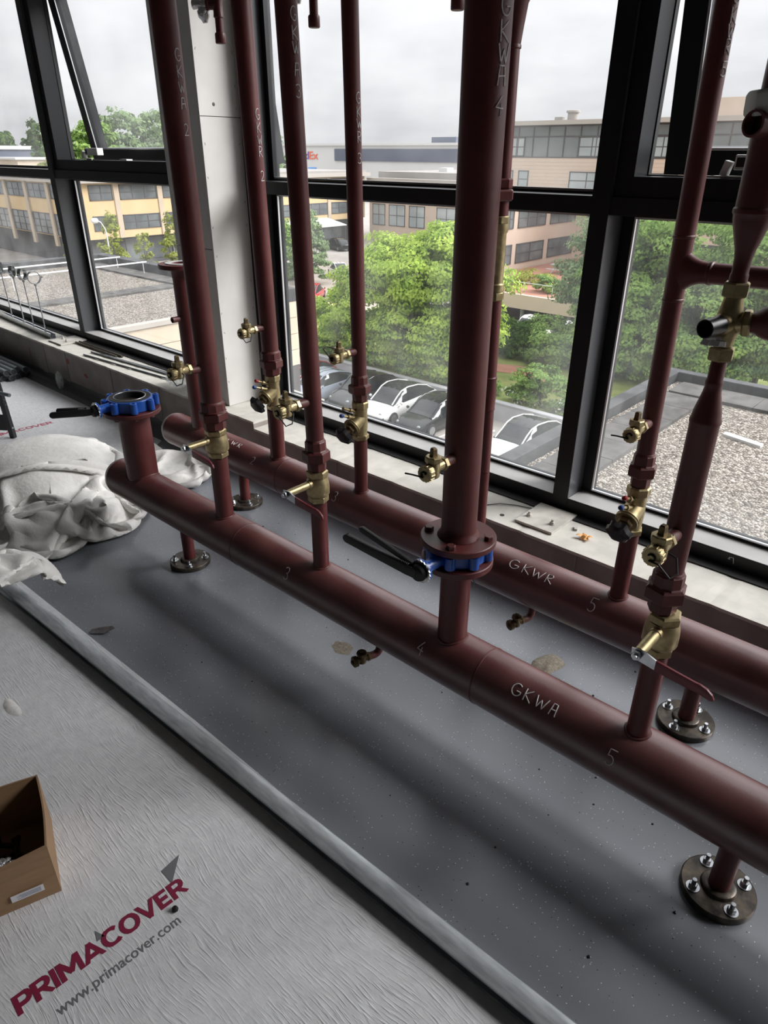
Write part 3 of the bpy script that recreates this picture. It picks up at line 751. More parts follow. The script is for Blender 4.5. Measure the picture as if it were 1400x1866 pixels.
def butterfly(x, y, z0, h, Rb, lug_r, nl, hub_y, lever_dir, open_top, label, L=0.205, spread=0.16):
    t = thing('butterfly_valve', (x, y, z0), label, 'valve')
    m = MB(); m.lathe((x, y, z0), (0, 0, 1), [(0, Rb * 0.85), (0, Rb * 0.97), (0.003, Rb), (h - 0.003, Rb), (h, Rb * 0.97), (h, Rb * 0.85), (0, Rb * 0.85)], 48, False, False)
    body = m.build('valve_body', 'blue_paint', t)
    for k in range(nl):
        a = 2 * PI * k / nl + PI / nl
        if math.sin(a) < -0.97: continue
        cx, cy = x + lug_r * math.cos(a), y + lug_r * math.sin(a)
        m = MB(); m.lathe((cx, cy, z0 + 0.001), (0, 0, 1), [(0, 0.012), (0.002, 0.0145), (h - 0.004, 0.0145), (h - 0.002, 0.012), (h - 0.002, 0.008), (h - 0.012, 0.008)], 16)
        c, s = math.cos(a), math.sin(a); R3 = Matrix.Rotation(a, 3, 'Z')
        m.box((x + (Rb + lug_r) / 2 * c, y + (Rb + lug_r) / 2 * s, z0 + h / 2), (lug_r - Rb + 0.01, 0.022, h * 0.8), R3)
        m.build('lug', 'blue_paint', body, 40)
    MB().lathe((x, y, z0 - 0.001), (0, 0, 1), [(0, Rb * 0.62), (0, Rb * 0.90), (h + 0.0025, Rb * 0.90), (h + 0.0025, Rb * 0.66), (h + 0.001, Rb * 0.62), (0, Rb * 0.62)], 48, False, False).build('rubber_liner', 'rubber', t)
    if open_top:
        d = MB().lathe((x, y, z0 + h * 0.5 - 0.003), (0, 0, 1), [(0, Rb * 0.3), (0.002, Rb * 0.6), (0.004, Rb * 0.6), (0.006, Rb * 0.3)], 36).build('valve_disc', 'steel_dark', t)
        MB().lathe((x, y, z0 + h + 0.0026), (0, 0, 1), [(0, Rb * 0.67), (0, Rb * 0.71), (0.001, Rb * 0.70), (0.001, Rb * 0.68), (0, Rb * 0.67)], 48, False, False).build('seat_ring', 'steel_zinc', t)
    zc = z0 + h / 2
    y1 = hub_y
    MB().lathe((x, y - Rb * 0.9, zc), (0, -1, 0), [(0, 0.021), (0.015, 0.0175), (y - Rb * 0.9 - y1 - 0.008, 0.016), (y - Rb * 0.9 - y1 - 0.004, 0.020)], 22).build('neck', 'blue_paint', t)
    MB().lathe((x, y1 + 0.006, zc), (0, -1, 0), [(0, 0.030), (0.0015, 0.0315), (0.0085, 0.0315), (0.010, 0.030)], 30).build('neck_flange', 'blue_paint', t)
    # toothed notch plate under the lever
    n = 40; poly = []
    for i in range(n):
        a = 2 * PI * i / n; rr = 0.0305 if i % 2 == 0 or i < 12 or i > 30 else 0.0335
        poly.append((rr * math.cos(a + 3.6), rr * math.sin(a + 3.6)))
    MB().prism(poly, (x, y1 - 0.0035, zc), (1, 0, 0), (0, 0, 1), (0, -1, 0), 0.003).build('notch_plate', 'steel_zinc', t, 20)
    yh = y1 - 0.008
    m = MB(); m.lathe((x, yh, zc), (0, -1, 0), [(0, 0.022), (0.004, 0.024), (0.012, 0.021), (0.016, 0.012)], 24)
    lv = m.build('lever_hub', 'black_metal', t)
    D = Vector(lever_dir).normalized(); side = D.cross(Vector((0, 0, 1))).normalized(); upv = side.cross(D)
    o = Vector((x, yh - 0.011, zc))
    poly = [(0.0, -0.013), (0.03, -0.015), (L - 0.01, -0.012)] + [(L - 0.012 + 0.012 * math.cos(a), 0.012 * math.sin(a)) for a in np.linspace(-1.4, 1.4, 7)] + [(L - 0.01, 0.012), (0.03, 0.013), (0.0, 0.013)]
    MB().prism(poly, o - side * 0.006, D, upv, side, 0.012).build('lever', 'black_metal', lv, 30, bevel=0.0015)
    D2 = (D + upv * spread).normalized(); up3 = (upv - D2 * upv.dot(D2)).normalized()
    MB().prism([(0.02, -0.006), (L * 0.8, -0.008), (L * 0.84, 0.0), (L * 0.8, 0.008), (0.02, 0.006)], o + side * 0.004 + upv * 0.012, D2, up3, side, 0.010).build('release_trigger', 'black_metal', lv, 30, bevel=0.0012)
    pts = [o + D * (0.025 + 0.0016 * i) + upv * (0.016 + 0.004 * math.sin(i * 2.1)) + side * 0.004 * math.cos(i * 2.1) for i in range(16)]
    MB().tube(pts, 0.0009, 5).build('spring', 'steel_zinc', lv)
    return t
butterfly(XP['stub'], YH, 0.6255, 0.046, 0.090, 0.098, 8, 1.155, (-0.5, -0.87, 0.0), True, 'blue butterfly valve standing open on the first branch, nothing above it', 0.155, 0.02)
butterfly(XP['p4'], YH, 0.6015, 0.040, 0.078, 0.080, 8, 1.148, (-1, -0.10, 0.12), False, 'blue butterfly valve clamped between two red flanges', 0.235, 0.16)

def flange(t, x, y, z0, th, R, r, name='flange'):
    return MB().lathe((x, y, z0), (0, 0, 1), [(0, r * 0.9), (0, R - 0.002), (0.002, R), (th - 0.002, R), (th, R - 0.002), (th, r * 0.9), (0, r * 0.9)], 56, False, False).build(name, 'red_primer', t)

def riser(name, x, y, label, cat='pipe'):
    return thing(name, (x, y, 0.56), label, cat)

GRP = 'vertical risers'
# front risers ---------------------------------------------------------------
def simple_riser(key, y, r, z_un, num, letters, az, zs, label, pitch, drain_spec):
    x = (XP if y == YH else XB)[key]
    t = thing('riser_pipe', (x, y, z_un), label, 'pipe')
    union(t, x, y, z_un, r)
    global LASTPIPE
    LASTPIPE = MB().lathe((x, y, z_un + 0.097), (0, 0, 1), [(0, r), (ZC - z_un - 0.099, r)], 32).build('pipe', 'red_primer', t)
    if drain_spec:
        nipple(t, x, y, drain_spec[0], r)
    return t
# p1
t = simple_riser('p1', YH, 0.0365, 0.684, '2', 'GKWA', 0, 0, 'dark red riser pipe marked GKWA 2 in front of the white column', 0, (0.905,))
W = [(c, -0.011, z, 0.022, 0.030) for c, z in (('G', 1.775), ('K', 1.735), ('W', 1.697), ('A', 1.658), ('2', 1.592))]
chalk(LASTPIPE, W, on_riser(XP['p1'], YH, 0.0365, math.radians(10)), 0.0009)
drain(XP['p1'], YH, 0.912, 0.0365, 'small brass drain cock on the riser in front of the white column', 'cap')
# p3
t = simple_riser('p3', YH, 0.0268, 0.684, '3', 'GKWA', 0, 0, 'dark red riser pipe marked GKWA 3 left of the thin one over the tree', 0, (0.905,))
W = [(c, -0.010, z, 0.020, 0.028) for c, z in (('G', 1.822), ('K', 1.785), ('W', 1.755), ('A', 1.712), ('3', 1.668))]
chalk(LASTPIPE, W, on_riser(XP['p3'], YH, 0.0268, math.radians(0)), 0.0009)
drain(XP['p3'], YH, 0.905, 0.0268, 'small brass drain cock between the second and third balancing branches', 'cap')
# p4: flanged riser
x = XP['p4']; r = 0.0462
t = thing('riser_pipe', (x, YH, 0.58), 'thickest dark red riser pipe, bolted to the blue valve by a round flange', 'pipe')
pp = MB().lathe((x, YH, 0.663), (0, 0, 1), [(0, r + 0.010), (0.006, r + 0.007), (0.014, r + 0.001), (0.020, r), (ZC - 0.665, r)], 36).build('pipe', 'red_primer', t)
fl = flange(t, x, YH, 0.6447, 0.0175, 0.100, r)
for k in range(4):
    a = math.radians(-157 + 90 * k); bx, by = x + 0.080 * math.cos(a), YH + 0.080 * math.sin(a)
    m = MB(); m.hexn((bx, by, 0.6625), (bx, by, 0.674), 0.0125, phase=0.3 * k); m.lathe((bx, by, 0.6621), (0, 0, 1), [(0, 0.0135), (0.0008, 0.0135)], 16)
    m.build('flange_bolt', 'red_primer_old', fl, 20)
W = [(c, -0.014, z, 0.028, 0.034) for c, z in (('G', 1.775), ('K', 1.735), ('W', 1.700), ('A', 1.665), ('4', 1.615))]
chalk(pp, W, on_riser(x, YH, r, math.radians(-8)), 0.001)
nipple(t, x, YH, 0.892, r)
drain(x, YH, 0.892, r, 'small brass drain cock on the thickest riser above the flange', 'tail')
flange(hf, x, YH, 0.580, 0.019, 0.096, 0.0415)
flange(hf, XP['stub'], YH, 0.606, 0.018, 0.114, 0.062)
MB().lathe((XP['stub'], YH, 0.560), (0, 0, 1), [(0, 0.064), (0.030, 0.064), (0.044, 0.070), (0.046, 0.0705)], 32).build('weld_neck', 'red_primer', hf)
for k in range(8):
    a = 2 * PI * k / 8 + PI / 8; bx, by = XP['stub'] + 0.096 * math.cos(a), YH + 0.096 * math.sin(a)
    MB().hexn((bx, by, 0.596), (bx, by, 0.6055), 0.0115).build('flange_bolt', 'red_primer_old', hf, 20)

# p5: riser with the mixing valve
x = XP['p5'] - 0.011; r = 0.0268
t = thing('riser_pipe', (x, YH, 0.684), 'dark red riser pipe that narrows below the three-way valve', 'pipe')
union(t, x, YH, 0.684, 0.0272)
MB().lathe((x, YH, 0.781), (0, 0, 1), [(0, r), (0.325, r), (0.329, r + 0.0016), (0.334, r + 0.0016), (0.338, r * 0.99), (0.350, r * 0.93), (0.368, r * 0.76), (0.385, r * 0.61), (0.398, r * 0.54), (0.402, 0.0155), (0.406, 0.0155), (0.409, 0.0138), (0.440, 0.0136), (0.441, 0.0130), (0.450, 0.0130)], 32).build('pipe', 'red_primer', t)
nipple(t, x, YH, 0.880, r)
drain(x, YH, 0.880, r, 'small brass drain cock with black strap loop, nearest the camera', 'side')
# upper part
t = thing('riser_pipe', (x, YH, 1.36), 'dark red pipe that swells upward above the three-way valve', 'pipe')
R2 = 0.0300
up_pipe = MB().lathe((x, YH, 1.356), (0, 0, 1), [(0, 0.013), (0.003, 0.0148), (0.016, 0.0148), (0.018, 0.0135), (0.040, 0.0140), (0.055, 0.0165), (0.080, 0.0240), (0.100, 0.0295), (0.108, 0.0303), (0.111, 0.0325), (0.117, 0.0325), (0.120, R2), (0.29, R2), (ZC - 1.358, R2)], 32).build('pipe', 'red_primer', t)
for zz in (1.795,):
    MB().lathe((x, YH, zz), (0, 0, 1), [(0, R2), (0.003, R2 + 0.0025), (0.007, R2 + 0.0025), (0.010, R2)], 32).build('weld_seam', 'red_primer_old', up_pipe)
# sensor pocket: short open nipple, wrapped above with white tape
m = MB(); d = Vector((-0.35, -0.93, 0.05)).normalized(); o = Vector((x, YH, 1.590)); m.lathe(o + d * 0.02, d, [(0, 0.019), (0.030, 0.019), (0.030, 0.0155), (0.006, 0.0155)], 20, True, False)
nb = m.build('sensor_nipple', 'red_primer_old', t)
m = MB(); m.lathe(o + d * 0.026, d, [(0, 0.0153), (0.001, 0.0153)], 18); m.build('nipple_bore', 'bore_shade', nb)  # dark disc, its colour carries the shade of the hollow
m = MB(); m.lathe((x - 0.004, YH - 0.004, 1.607), (-0.1, -0.1, 1), [(0, 0.040), (0.004, 0.043), (0.030, 0.041), (0.035, 0.036)], 7, phase=0.5); m.build('tape_wrap', 'white_plastic', t, 15, bevel=0.004)
# three-way valve
t = thing('three_way_valve', (x, YH, 1.21), 'brass three-way valve with open black port in the right-hand window', 'valve')
m = MB(); m.lathe((x, YH, 1.252), (0, 0, 1), [(0, 0.0150), (0.008, 0.0165), (0.025, 0.0205), (0.045, 0.0225), (0.065, 0.0185), (0.080, 0.0160), (0.086, 0.0150)], 24)
m.lathe((x, YH, 1.292), (1, 0.2, 0.1), [(0, 0.020), (0.018, 0.0170), (0.024, 0.0170)], 20)
m.lathe((x, YH, 1.292), (-0.25, -0.97, -0.05), [(0, 0.020), (0.022, 0.0185), (0.026, 0.0165)], 20)
m.build('valve_body', 'brass', t)
for z0 in (1.226, 1.336):
    MB().hexn((x, YH, z0), (x, YH, z0 + 0.024), 0.0225, phase=0.2).build('union_nut', 'brass', t, 20)
d = Vector((1, 0.2, 0.1)).normalized(); o = Vector((x, YH, 1.292))
MB().hexn(o + d * 0.022, o + d * 0.036, 0.0240).build('union_nut', 'brass', t, 20)
d2 = Vector((-0.25, -0.97, -0.05)).normalized()
po = MB().lathe(o + d2 * 0.024, d2, [(0, 0.0165), (0.042, 0.0160), (0.042, 0.0142), (0.004, 0.0142)], 24, True, False).build('plastic_port', 'black_plastic', t)
random.seed(3); m = MB()
for k in range(7):
    m.box(o + d2 * 0.03 + Vector((random.uniform(-0.012, 0.012), random.uniform(-0.012, 0.012), -0.022 - random.uniform(0, 0.008))), (0.016, 0.003, 0.010), Matrix.Rotation(random.uniform(-1, 1), 3, 'Z') @ Matrix.Rotation(random.uniform(-1, 1), 3, 'X'))
m.build('sealing_tape', 'white_plastic', po, 0)
# bypass leaving the three-way valve
t = thing('bypass_pipe', tuple(o + d * 0.036), 'short dark red bypass pipe leaving the three-way valve to the right', 'pipe')
MB().lathe(o + d * 0.036, d, [(0, 0.0165), (0.006, 0.0175), (0.012, 0.0225), (0.020, 0.0262), (0.026, 0.0280), (0.030, 0.0295), (0.035, 0.0295), (0.038, 0.0280), (0.42, 0.0280)], 28).build('pipe', 'red_primer', t)

# back risers ----------------------------------------------------------------
# b1: open flanged end
x = XB['b1']; r = 0.0445
t = thing('riser_pipe', (x, YR, 0.66), 'dark red pipe with an open flange on top, left of the column', 'pipe')
MB().lathe((x, YR, 0.661), (0, 0, 1), [(0, r), (0.385, r), (0.386, r + 0.002), (0.392, r + 0.002), (0.410, r + 0.003), (0.428, r + 0.010)], 32).build('pipe', 'red_primer', t)
fl = flange(t, x, YR, 1.088, 0.020, 0.100, 0.042)
MB().lathe((x, YR, 1.1082), (0, 0, 1), [(0, 0.044), (0, 0.069), (0.003, 0.069), (0.003, 0.044), (0, 0.044)], 40, False, False).build('raised_face', 'gasket_white', fl)
m = MB(); m.lathe((x, YR - r * 0.6, 0.868), (0, -1, 0), [(0, 0.0135), (0.055, 0.0135), (0.055, 0.0105), (0.01, 0.0105)], 18, True, False); m.build('drain_nipple', 'red_primer_old', t)
# b2
t = simple_riser('b2', YR, 0.0350, 0.716, '2', 'GKWR', 0, 0, 'dark red riser pipe marked GKWR 2 at the right edge of the column', 0, (0.916,))
W = [(c, -0.012, z, 0.024, 0.034) for c, z in (('G', 1.655), ('K', 1.612), ('W', 1.572), ('R', 1.535), ('2', 1.455))]
chalk(LASTPIPE, W, on_riser(XB['b2'], YR, 0.0350, math.radians(12)), 0.001)
drain(XB['b2'], YR, 0.914, 0.0350, 'small brass drain cock in front of the white column face', 'cap')
# b3
t = simple_riser('b3', YR, 0.0268, 0.716, '3', 'GKWR', 0, 0, 'thin dark red riser pipe marked GKWR 3 in front of the tree', 0, (0.908,))
W = [(c, -0.012, z, 0.022, 0.030) for c, z in (('G', 1.688), ('K', 1.650), ('W', 1.618), ('R', 1.580), ('3', 1.520))]
chalk(LASTPIPE, W, on_riser(XB['b3'], YR, 0.0268, math.radians(6)), 0.001)
drain(XB['b3'], YR, 0.906, 0.0268, 'small brass drain cock with a black loop in front of the tree', 'loop')
# b4: thin riser behind the thick one
x = XB['b4']
t = thing('riser_pipe', (x, YR, 0.60), 'thin dark red riser pipe hidden behind the thickest riser, with brass strainer', 'pipe')
r = 0.0232
MB().lathe((x, YR, 0.601), (0, 0, 1), [(0, r), (0.215, r), (0.217, r + 0.002), (0.222, r + 0.002), (0.225, r + 0.001), (0.27, r + 0.0035), (0.315, r + 0.001), (0.318, r + 0.0028), (0.323, r + 0.0028), (0.326, r), (0.565, r)], 28).build('pipe', 'red_primer', t)
m = MB(); m.hexn((x, YR, 1.160), (x, YR, 1.186), 0.0285, n=8); m.lathe((x, YR, 1.186), (0, 0, 1), [(0, 0.0265), (0.02, 0.0265), (0.024, 0.0225), (0.16, 0.0225), (0.166, 0.0265), (0.188, 0.0265)], 24); m.hexn((x, YR, 1.372), (x, YR, 1.394), 0.0275, n=8)
m.lathe((x, YR, 1.235), (-0.5, -0.55, 0.67), [(0, 0.022), (0.055, 0.021), (0.06, 0.024), (0.075, 0.022)], 20)
m.build('strainer', 'brass', t)
MB().lathe((x, YR, 1.394), (0, 0, 1), [(0, r), (0.045, r)], 20).build('union_tail', 'red_primer', t)
MB().hexn((x, YR, 1.432), (x, YR, 1.462), 0.037, phase=0.5).build('union_nut', 'red_primer', t, 20)
MB().hexn((x, YR, 1.463), (x, YR, 1.490), 0.030, phase=0.5, n=8).build('union_collar', 'red_primer', t, 20)
MB().lathe((x, YR, 1.488), (0, 0, 1), [(0, r), (0.302, r), (0.304, r + 0.003), (0.310, r + 0.003), (0.313, r + 0.001), (0.35, 0.029), (0.40, 0.0365), (0.404, 0.039), (0.410, 0.039), (0.414, 0.0365), (ZC - 1.49, 0.0365)], 28).build('pipe', 'red_primer', t)
# b5: riser with the tee
x = XB['b5']; r = 0.0248
t = simple_riser('b5', YR, r, 0.716, '5', 'GKWR', 0, 0, 'dark red riser pipe with a tee to the right in the right-hand window', 0, (0.908,))
nb = LASTPIPE
for zz in (1.225, 1.372):
    MB().lathe((x, YR, zz), (0, 0, 1), [(0, r), (0.002, r + 0.0018), (0.006, r + 0.0018), (0.008, r)], 28).build('weld_seam', 'red_primer_old', nb)
prof = []
# swept tee
m = MB(); vs = []; fs = []; n = 28
secs = []
for k in range(9):
    u = k / 8.0; xx = 0.004 + 0.072 * u
    hz = 0.0255 + 0.040 * (1 - u) ** 2.6; hy = 0.0242
    secs.append((xx, hz, hy))
for (xx, hz, hy) in secs:
    for i in range(n):
        a = 2 * PI * i / n; vs.append((x + xx, YR + hy * math.cos(a), 1.298 + hz * math.sin(a)))
for k in range(len(secs) - 1):
    for i in range(n):
        j = (i + 1) % n; fs.append((k * n + i, k * n + j, (k + 1) * n + j, (k + 1) * n + i))
fs += [tuple(range(n)), tuple((len(secs) - 1) * n + i for i in range(n))]
m.add(vs, fs).build('tee', 'red_primer', t, 60)
m = MB(); m.lathe((x + 0.072, YR, 1.298), (1, 0, 0), [(0, 0.0255), (0.003, 0.0272), (0.009, 0.0272), (0.012, 0.0245), (0.62, 0.0245)], 28); m.build('tee_branch', 'red_primer', t)
W = [(c, -0.011, z, 0.022, 0.028) for c, z in (('G', 1.830), ('K', 1.795), ('W', 1.768), ('R', 1.740), ('5', 1.700))]
chalk(nb, W, on_riser(x, YR, r, math.radians(-14)), 0.0009)
drain(x, YR, 0.908, r, 'small brass drain cock on the riser in the right-hand window', 'tail')

# the risers were hung by hand: each leans a touch towards the far end
for o in list(COL.objects):
    if o.name.startswith('riser_pipe') and o.parent is None:
        for key, (px, py), lean in (('p1', (XP['p1'], YH), -0.013), ('p3', (XP['p3'], YH), -0.032), ('p4', (XP['p4'], YH), -0.006), ('b2', (XB['b2'], YR), -0.018), ('b3', (XB['b3'], YR), -0.019), ('b4', (XB['b4'], YR), -0.012), ('b5', (XB['b5'], YR), -0.015)):
            if abs(o.location.x - px) < 0.002 and abs(o.location.y - py) < 0.002: o.rotation_euler = (0, lean, 0)
    if o.name.startswith('drain_cock') and o.parent is None:
        for px, py, dx in ((XP['p3'], YH, -0.006), (XB['b2'], YR, -0.0035), (XB['b3'], YR, -0.0035), (XB['b5'], YR, -0.003), (XP['p1'], YH, -0.003)):
            if abs(o.location.x - px) < 0.002 and o.location.y < py and o.location.y > py - 0.12: o.location.x += dx

# vent droppers hanging from above --------------------------------------------
def dropper(x, z0, valve, label):
    y = YR
    t = thing('vent_dropper', (x, y, z0), label, 'pipe', 'short droppers hanging at the top')
    m = MB(); m.lathe((x, y, z0), (0, 0, 1), [(0, 0.0165), (0.003, 0.0185), (0.028, 0.0185), (0.032, 0.017), (0.034, 0.0135), (0.075, 0.0135), (0.077, 0.0175), (0.084, 0.0175), (0.086, 0.0165), (0.150, 0.0165), (0.152, 0.0175), (0.160, 0.0175), (0.162, 0.0135), (ZC - z0 - 0.002, 0.0135)], 18)
    p = m.build('pipe', 'red_primer', t)
    if valve:
        d = Vector((-0.75, -0.66, 0)).normalized(); o = Vector((x, y, z0 + 0.115))
        MB().lathe(o, d, [(0, 0.0165), (0.030, 0.0165), (0.032, 0.0185), (0.040, 0.0185)], 16).build('tee_branch', 'red_primer', t)
        v = MB().lathe(o + d * 0.040, d, [(0, 0.015), (0.014, 0.017), (0.016, 0.012), (0.030, 0.014), (0.046, 0.016), (0.050, 0.012)], 12).build('vent_valve', 'foil', t, 60)
        MB().lathe(o + d * 0.055 - Vector((0, 0, 0.006)), (0.1, 0.1, -1), [(0, 0.010), (0.012, 0.021), (0.03, 0.020), (0.04, 0.012), (0.048, 0.009)], 12).build('float_bowl', 'foil', v, 60)
dropper(-2.42, 1.895, True, 'dark red dropper with silver vent hanging before the white column')
dropper(-1.928, 1.900, True, 'dark red dropper with silver vent hanging before the sky')
dropper(-1.366, 1.890, False, 'dark red dropper end hanging left of the thickest riser')

# drains under the headers
def under_drain(x, y, label):
    t = thing('header_drain', (x, y, 0.09), label, 'valve', 'drain cocks below the headers')
    z0 = ZH - RH - 0.0003
    d = Vector((-0.35, -0.94, 0)).normalized()
    pts = [Vector((x, y, z0)), Vector((x, y, z0 - 0.035))]
    for a in np.linspace(0, PI / 2, 6)[1:]:
        pts.append(Vector((x, y, z0 - 0.035)) + d * (0.022 * (1 - math.cos(a))) + Vector((0, 0, -0.022 * math.sin(a))))
    pts.append(pts[-1] + d * 0.012)
    MB().tube(pts, 0.0125, 14).build('elbow', 'red_primer_old', t)
    o = pts[-1]
    m = MB(); m.hexn(o, o + d * 0.012, 0.0145); m.cyl(o + d * 0.012, o + d * 0.048, 0.0115, 14)
    c = o + d * 0.030; m.lathe(c - Vector((0, 0, 0.016)), (0, 0, 1), [(0, 0.011), (0.003, 0.014), (0.03, 0.014)], 14)
    m.build('valve_body', 'brass_dull', t, 30)
    m = MB(); m.hexn(c + Vector((0, 0, 0.014)), c + Vector((0, 0, 0.026)), 0.0175, n=8); m.lathe(c + Vector((0, 0, 0.026)), (0, 0, 1), [(0, 0.008), (0.008, 0.007)], 4)
    m.build('gland_nut', 'brass_dull', t, 20)
    cp = MB().lathe(o + d * 0.046 - Vector((0, 0, 0.004)), d, [(0, 0.0165), (0.002, 0.018), (0.014, 0.018), (0.016, 0.015), (0.016, 0.008), (0.021, 0.007)], 24).build('cap', 'brass_dull', t)
under_drain(-1.186, YH, 'dull brass drain cock under the front header near the chalk 4')
under_drain(-0.926, YR, 'dull brass drain cock under the rear header near the sand heap')

# ------------------------------------------------------------------ on the floor
RD = Vector((2.219, 0.083, 0)).normalized(); RN = Vector((-RD.y, RD.x, 0))   # along the stud, and away from the room
R0 = Vector((-2.484, 0.714, 0))
def rail_pt(s, n, z): return R0 + RD * s + RN * n + Vector((0, 0, z))
# protective sheets
def sheet(name, poly, label, z=0.0022, bump_seed=0):
    t = thing(name, (sum(p[0] for p in poly) / len(poly), sum(p[1] for p in poly) / len(poly), 0.0003), label, 'floor covering')
    s = MB().prism([(a, b) for a, b in poly], (0, 0, 0.0004), (1, 0, 0), (0, 1, 0), (0, 0, 1), z - 0.0004).build('sheet', 'cover_sheet', t, 0)
    return t, s
e0 = rail_pt(-0.45, 0.045, 0); e1 = rail_pt(1.0, 0.030, 0); e2 = rail_pt(1.9, 0.004, 0); e3 = rail_pt(4.5, -0.02, 0)
near_sheet, near_mesh = sheet('protective_sheet', [(-2.935, -4.0), (3.0, -4.0), (3.0, e3.y), (e3.x, e3.y), (e2.x, e2.y), (e1.x, e1.y), (e0.x, e0.y)], 'creased grey protective floor sheet printed PRIMACOVER in large red letters')
far_sheet, far_mesh = sheet('protective_sheet', [(-12.0, -3.5), (-2.945, -3.5), (-2.945, 0.9), (-3.25, 1.50), (-3.6, 1.98), (-12.0, 2.02)], 'pale protective floor sheet lying beyond the white bag towards the window')

def text_mesh(txt, size, name, m, parent, loc, rotz, z, squash=1.0, offset=0.0, shear=0.0, track=1.0):
    cu = bpy.data.curves.new('lettering', 'FONT'); cu.body = txt; cu.size = size
    cu.offset = offset; cu.shear = shear; cu.space_character = track; cu.extrude = 0.0002; cu.resolution_u = 3
    ob = bpy.data.objects.new('lettering_source', cu); COL.objects.link(ob)
    dg = bpy.context.evaluated_depsgraph_get()
    me = bpy.data.meshes.new_from_object(ob.evaluated_get(dg))
    bpy.data.objects.remove(ob); bpy.data.curves.remove(cu)
    xs = [v.co.x for v in me.vertices]; x0, x1 = min(xs), max(xs)
    me.transform(Matrix.Translation((-x0, 0, 0)))
    me.transform(Matrix.Scale(squash, 4, (1, 0, 0)))
    me.transform(Matrix.Rotation(rotz, 4, 'Z'))
    rl = root_loc(parent)
    me.transform(Matrix.Translation(Vector(loc) + Vector((0, 0, z)) - rl))
    me.name = name; me.materials.clear(); me.materials.append(MATS[m])
    o = bpy.data.objects.new(name, me); COL.objects.link(o); o.parent = parent
    return o, (x1 - x0) * squash
# large near print; the words run away from the wall corner towards the window
TROT = math.radians(86.5)
BLK = {
 'P': (0.80, [[(0.12, 0), (0.12, 1)], [(0.12, 0.93), (0.45, 0.93)] + arc(0.45, 0.68, 0.25, 0.25, 90, -90, 8) + [(0.12, 0.43)]]),
 'R': (0.86, [[(0.12, 0), (0.12, 1)], [(0.12, 0.93), (0.45, 0.93)] + arc(0.45, 0.70, 0.25, 0.23, 90, -90, 8) + [(0.12, 0.47)], [(0.40, 0.47), (0.74, 0.02)]]),
 'I': (0.28, [[(0.12, 0), (0.12, 1)]]),
 'M': (1.12, [[(0.12, 0), (0.12, 1)], [(0.16, 0.95), (0.54, 0.25)], [(0.54, 0.25), (0.92, 0.95)], [(0.96, 0), (0.96, 1)]]),
 'A': (0.98, [[(0.08, 0), (0.45, 0.96)], [(0.45, 0.96), (0.84, 0)], [(0.22, 0.26), (0.70, 0.26)]]),
 'C': (0.90, [arc(0.48, 0.5, 0.38, 0.43, 48, 312, 16)]),
 'O': (1.00, [arc(0.48, 0.5, 0.38, 0.43, 0, 360, 20)]),
 'V': (0.92, [[(0.06, 1), (0.43, 0.05)], [(0.43, 0.05), (0.80, 1)]]),
 'E': (0.74, [[(0.12, 0), (0.12, 1)], [(0.12, 0.91), (0.62, 0.91)], [(0.12, 0.5), (0.56, 0.5)], [(0.12, 0.09), (0.62, 0.09)]]),
}
def block_text(txt, total, h, loc, rot, m, parent, sw=0.115):
    """heavy sans capitals laid flat, made of thick strokes"""
    k = total / sum(BLK[c][0] for c in txt); mb = MB(); x0 = 0; nseg = 0
    U = Vector((math.cos(rot), math.sin(rot), 0)); V = Vector((-math.sin(rot), math.cos(rot), 0)); o = Vector(loc)
    for c in txt:
        for st in BLK[c][1]:
            for a, b in zip(st, st[1:]):
                A = Vector((x0 + a[0] * k, a[1] * h)); B = Vector((x0 + b[0] * k, b[1] * h)); d = B - A
                if d.length < 1e-7: continue
                d.normalize(); n = Vector((-d.y, d.x)) * sw * h; e = d * (sw * h * 0.35)
                q = [A - e - n, B + e - n, B + e + n, A - e + n]
                nseg += 1; mb.prism([(p.x, min(max(p.y, 0), h)) for p in q], o, U, V, (0, 0, 1), 0.0003 + 0.00005 * (nseg % 7))
        x0 += BLK[c][0] * k
    return mb.build('printed_lettering', m, parent, 0)
block_text('PRIMACOVER', 0.388, 0.046, (-1.048, 0.070, 0.0026), TROT, 'print_red', near_mesh)
o, L = text_mesh('www.primacover.com', 0.036, 'printed_address', 'print_grey', near_mesh, (-0.988, 0.128, 0), TROT, 0.0026, 1.0, 0.0)
bpy.data.objects.remove(o)
text_mesh('www.primacover.com', 0.036, 'printed_address', 'print_grey', near_mesh, (-0.988, 0.125, 0), TROT, 0.0026, 0.275 / L, 0.0003)
def tri(pts, name, m, parent, z=0.0026):
    return MB().prism(pts, (0, 0, z), (1, 0, 0), (0, 1, 0), (0, 0, 1), 0.0004).build(name, m, parent, 0)
tri([(-1.116, 0.437), (-1.068, 0.437), (-1.122, 0.492)], 'printed_triangle', 'print_grey', near_mesh)
tri([(-1.098, 0.258), (-1.072, 0.250), (-1.070, 0.268)], 'printed_triangle', 'print_grey', near_mesh)
block_text('PRIMACOVER', 0.402, 0.047, (-4.395, 1.275, 0.0026), TROT, 'print_red_far', far_mesh)
block_text('PRIMACOVER', 0.402, 0.047, (-4.02, 0.88, 0.0026), TROT, 'print_red_far', far_mesh)

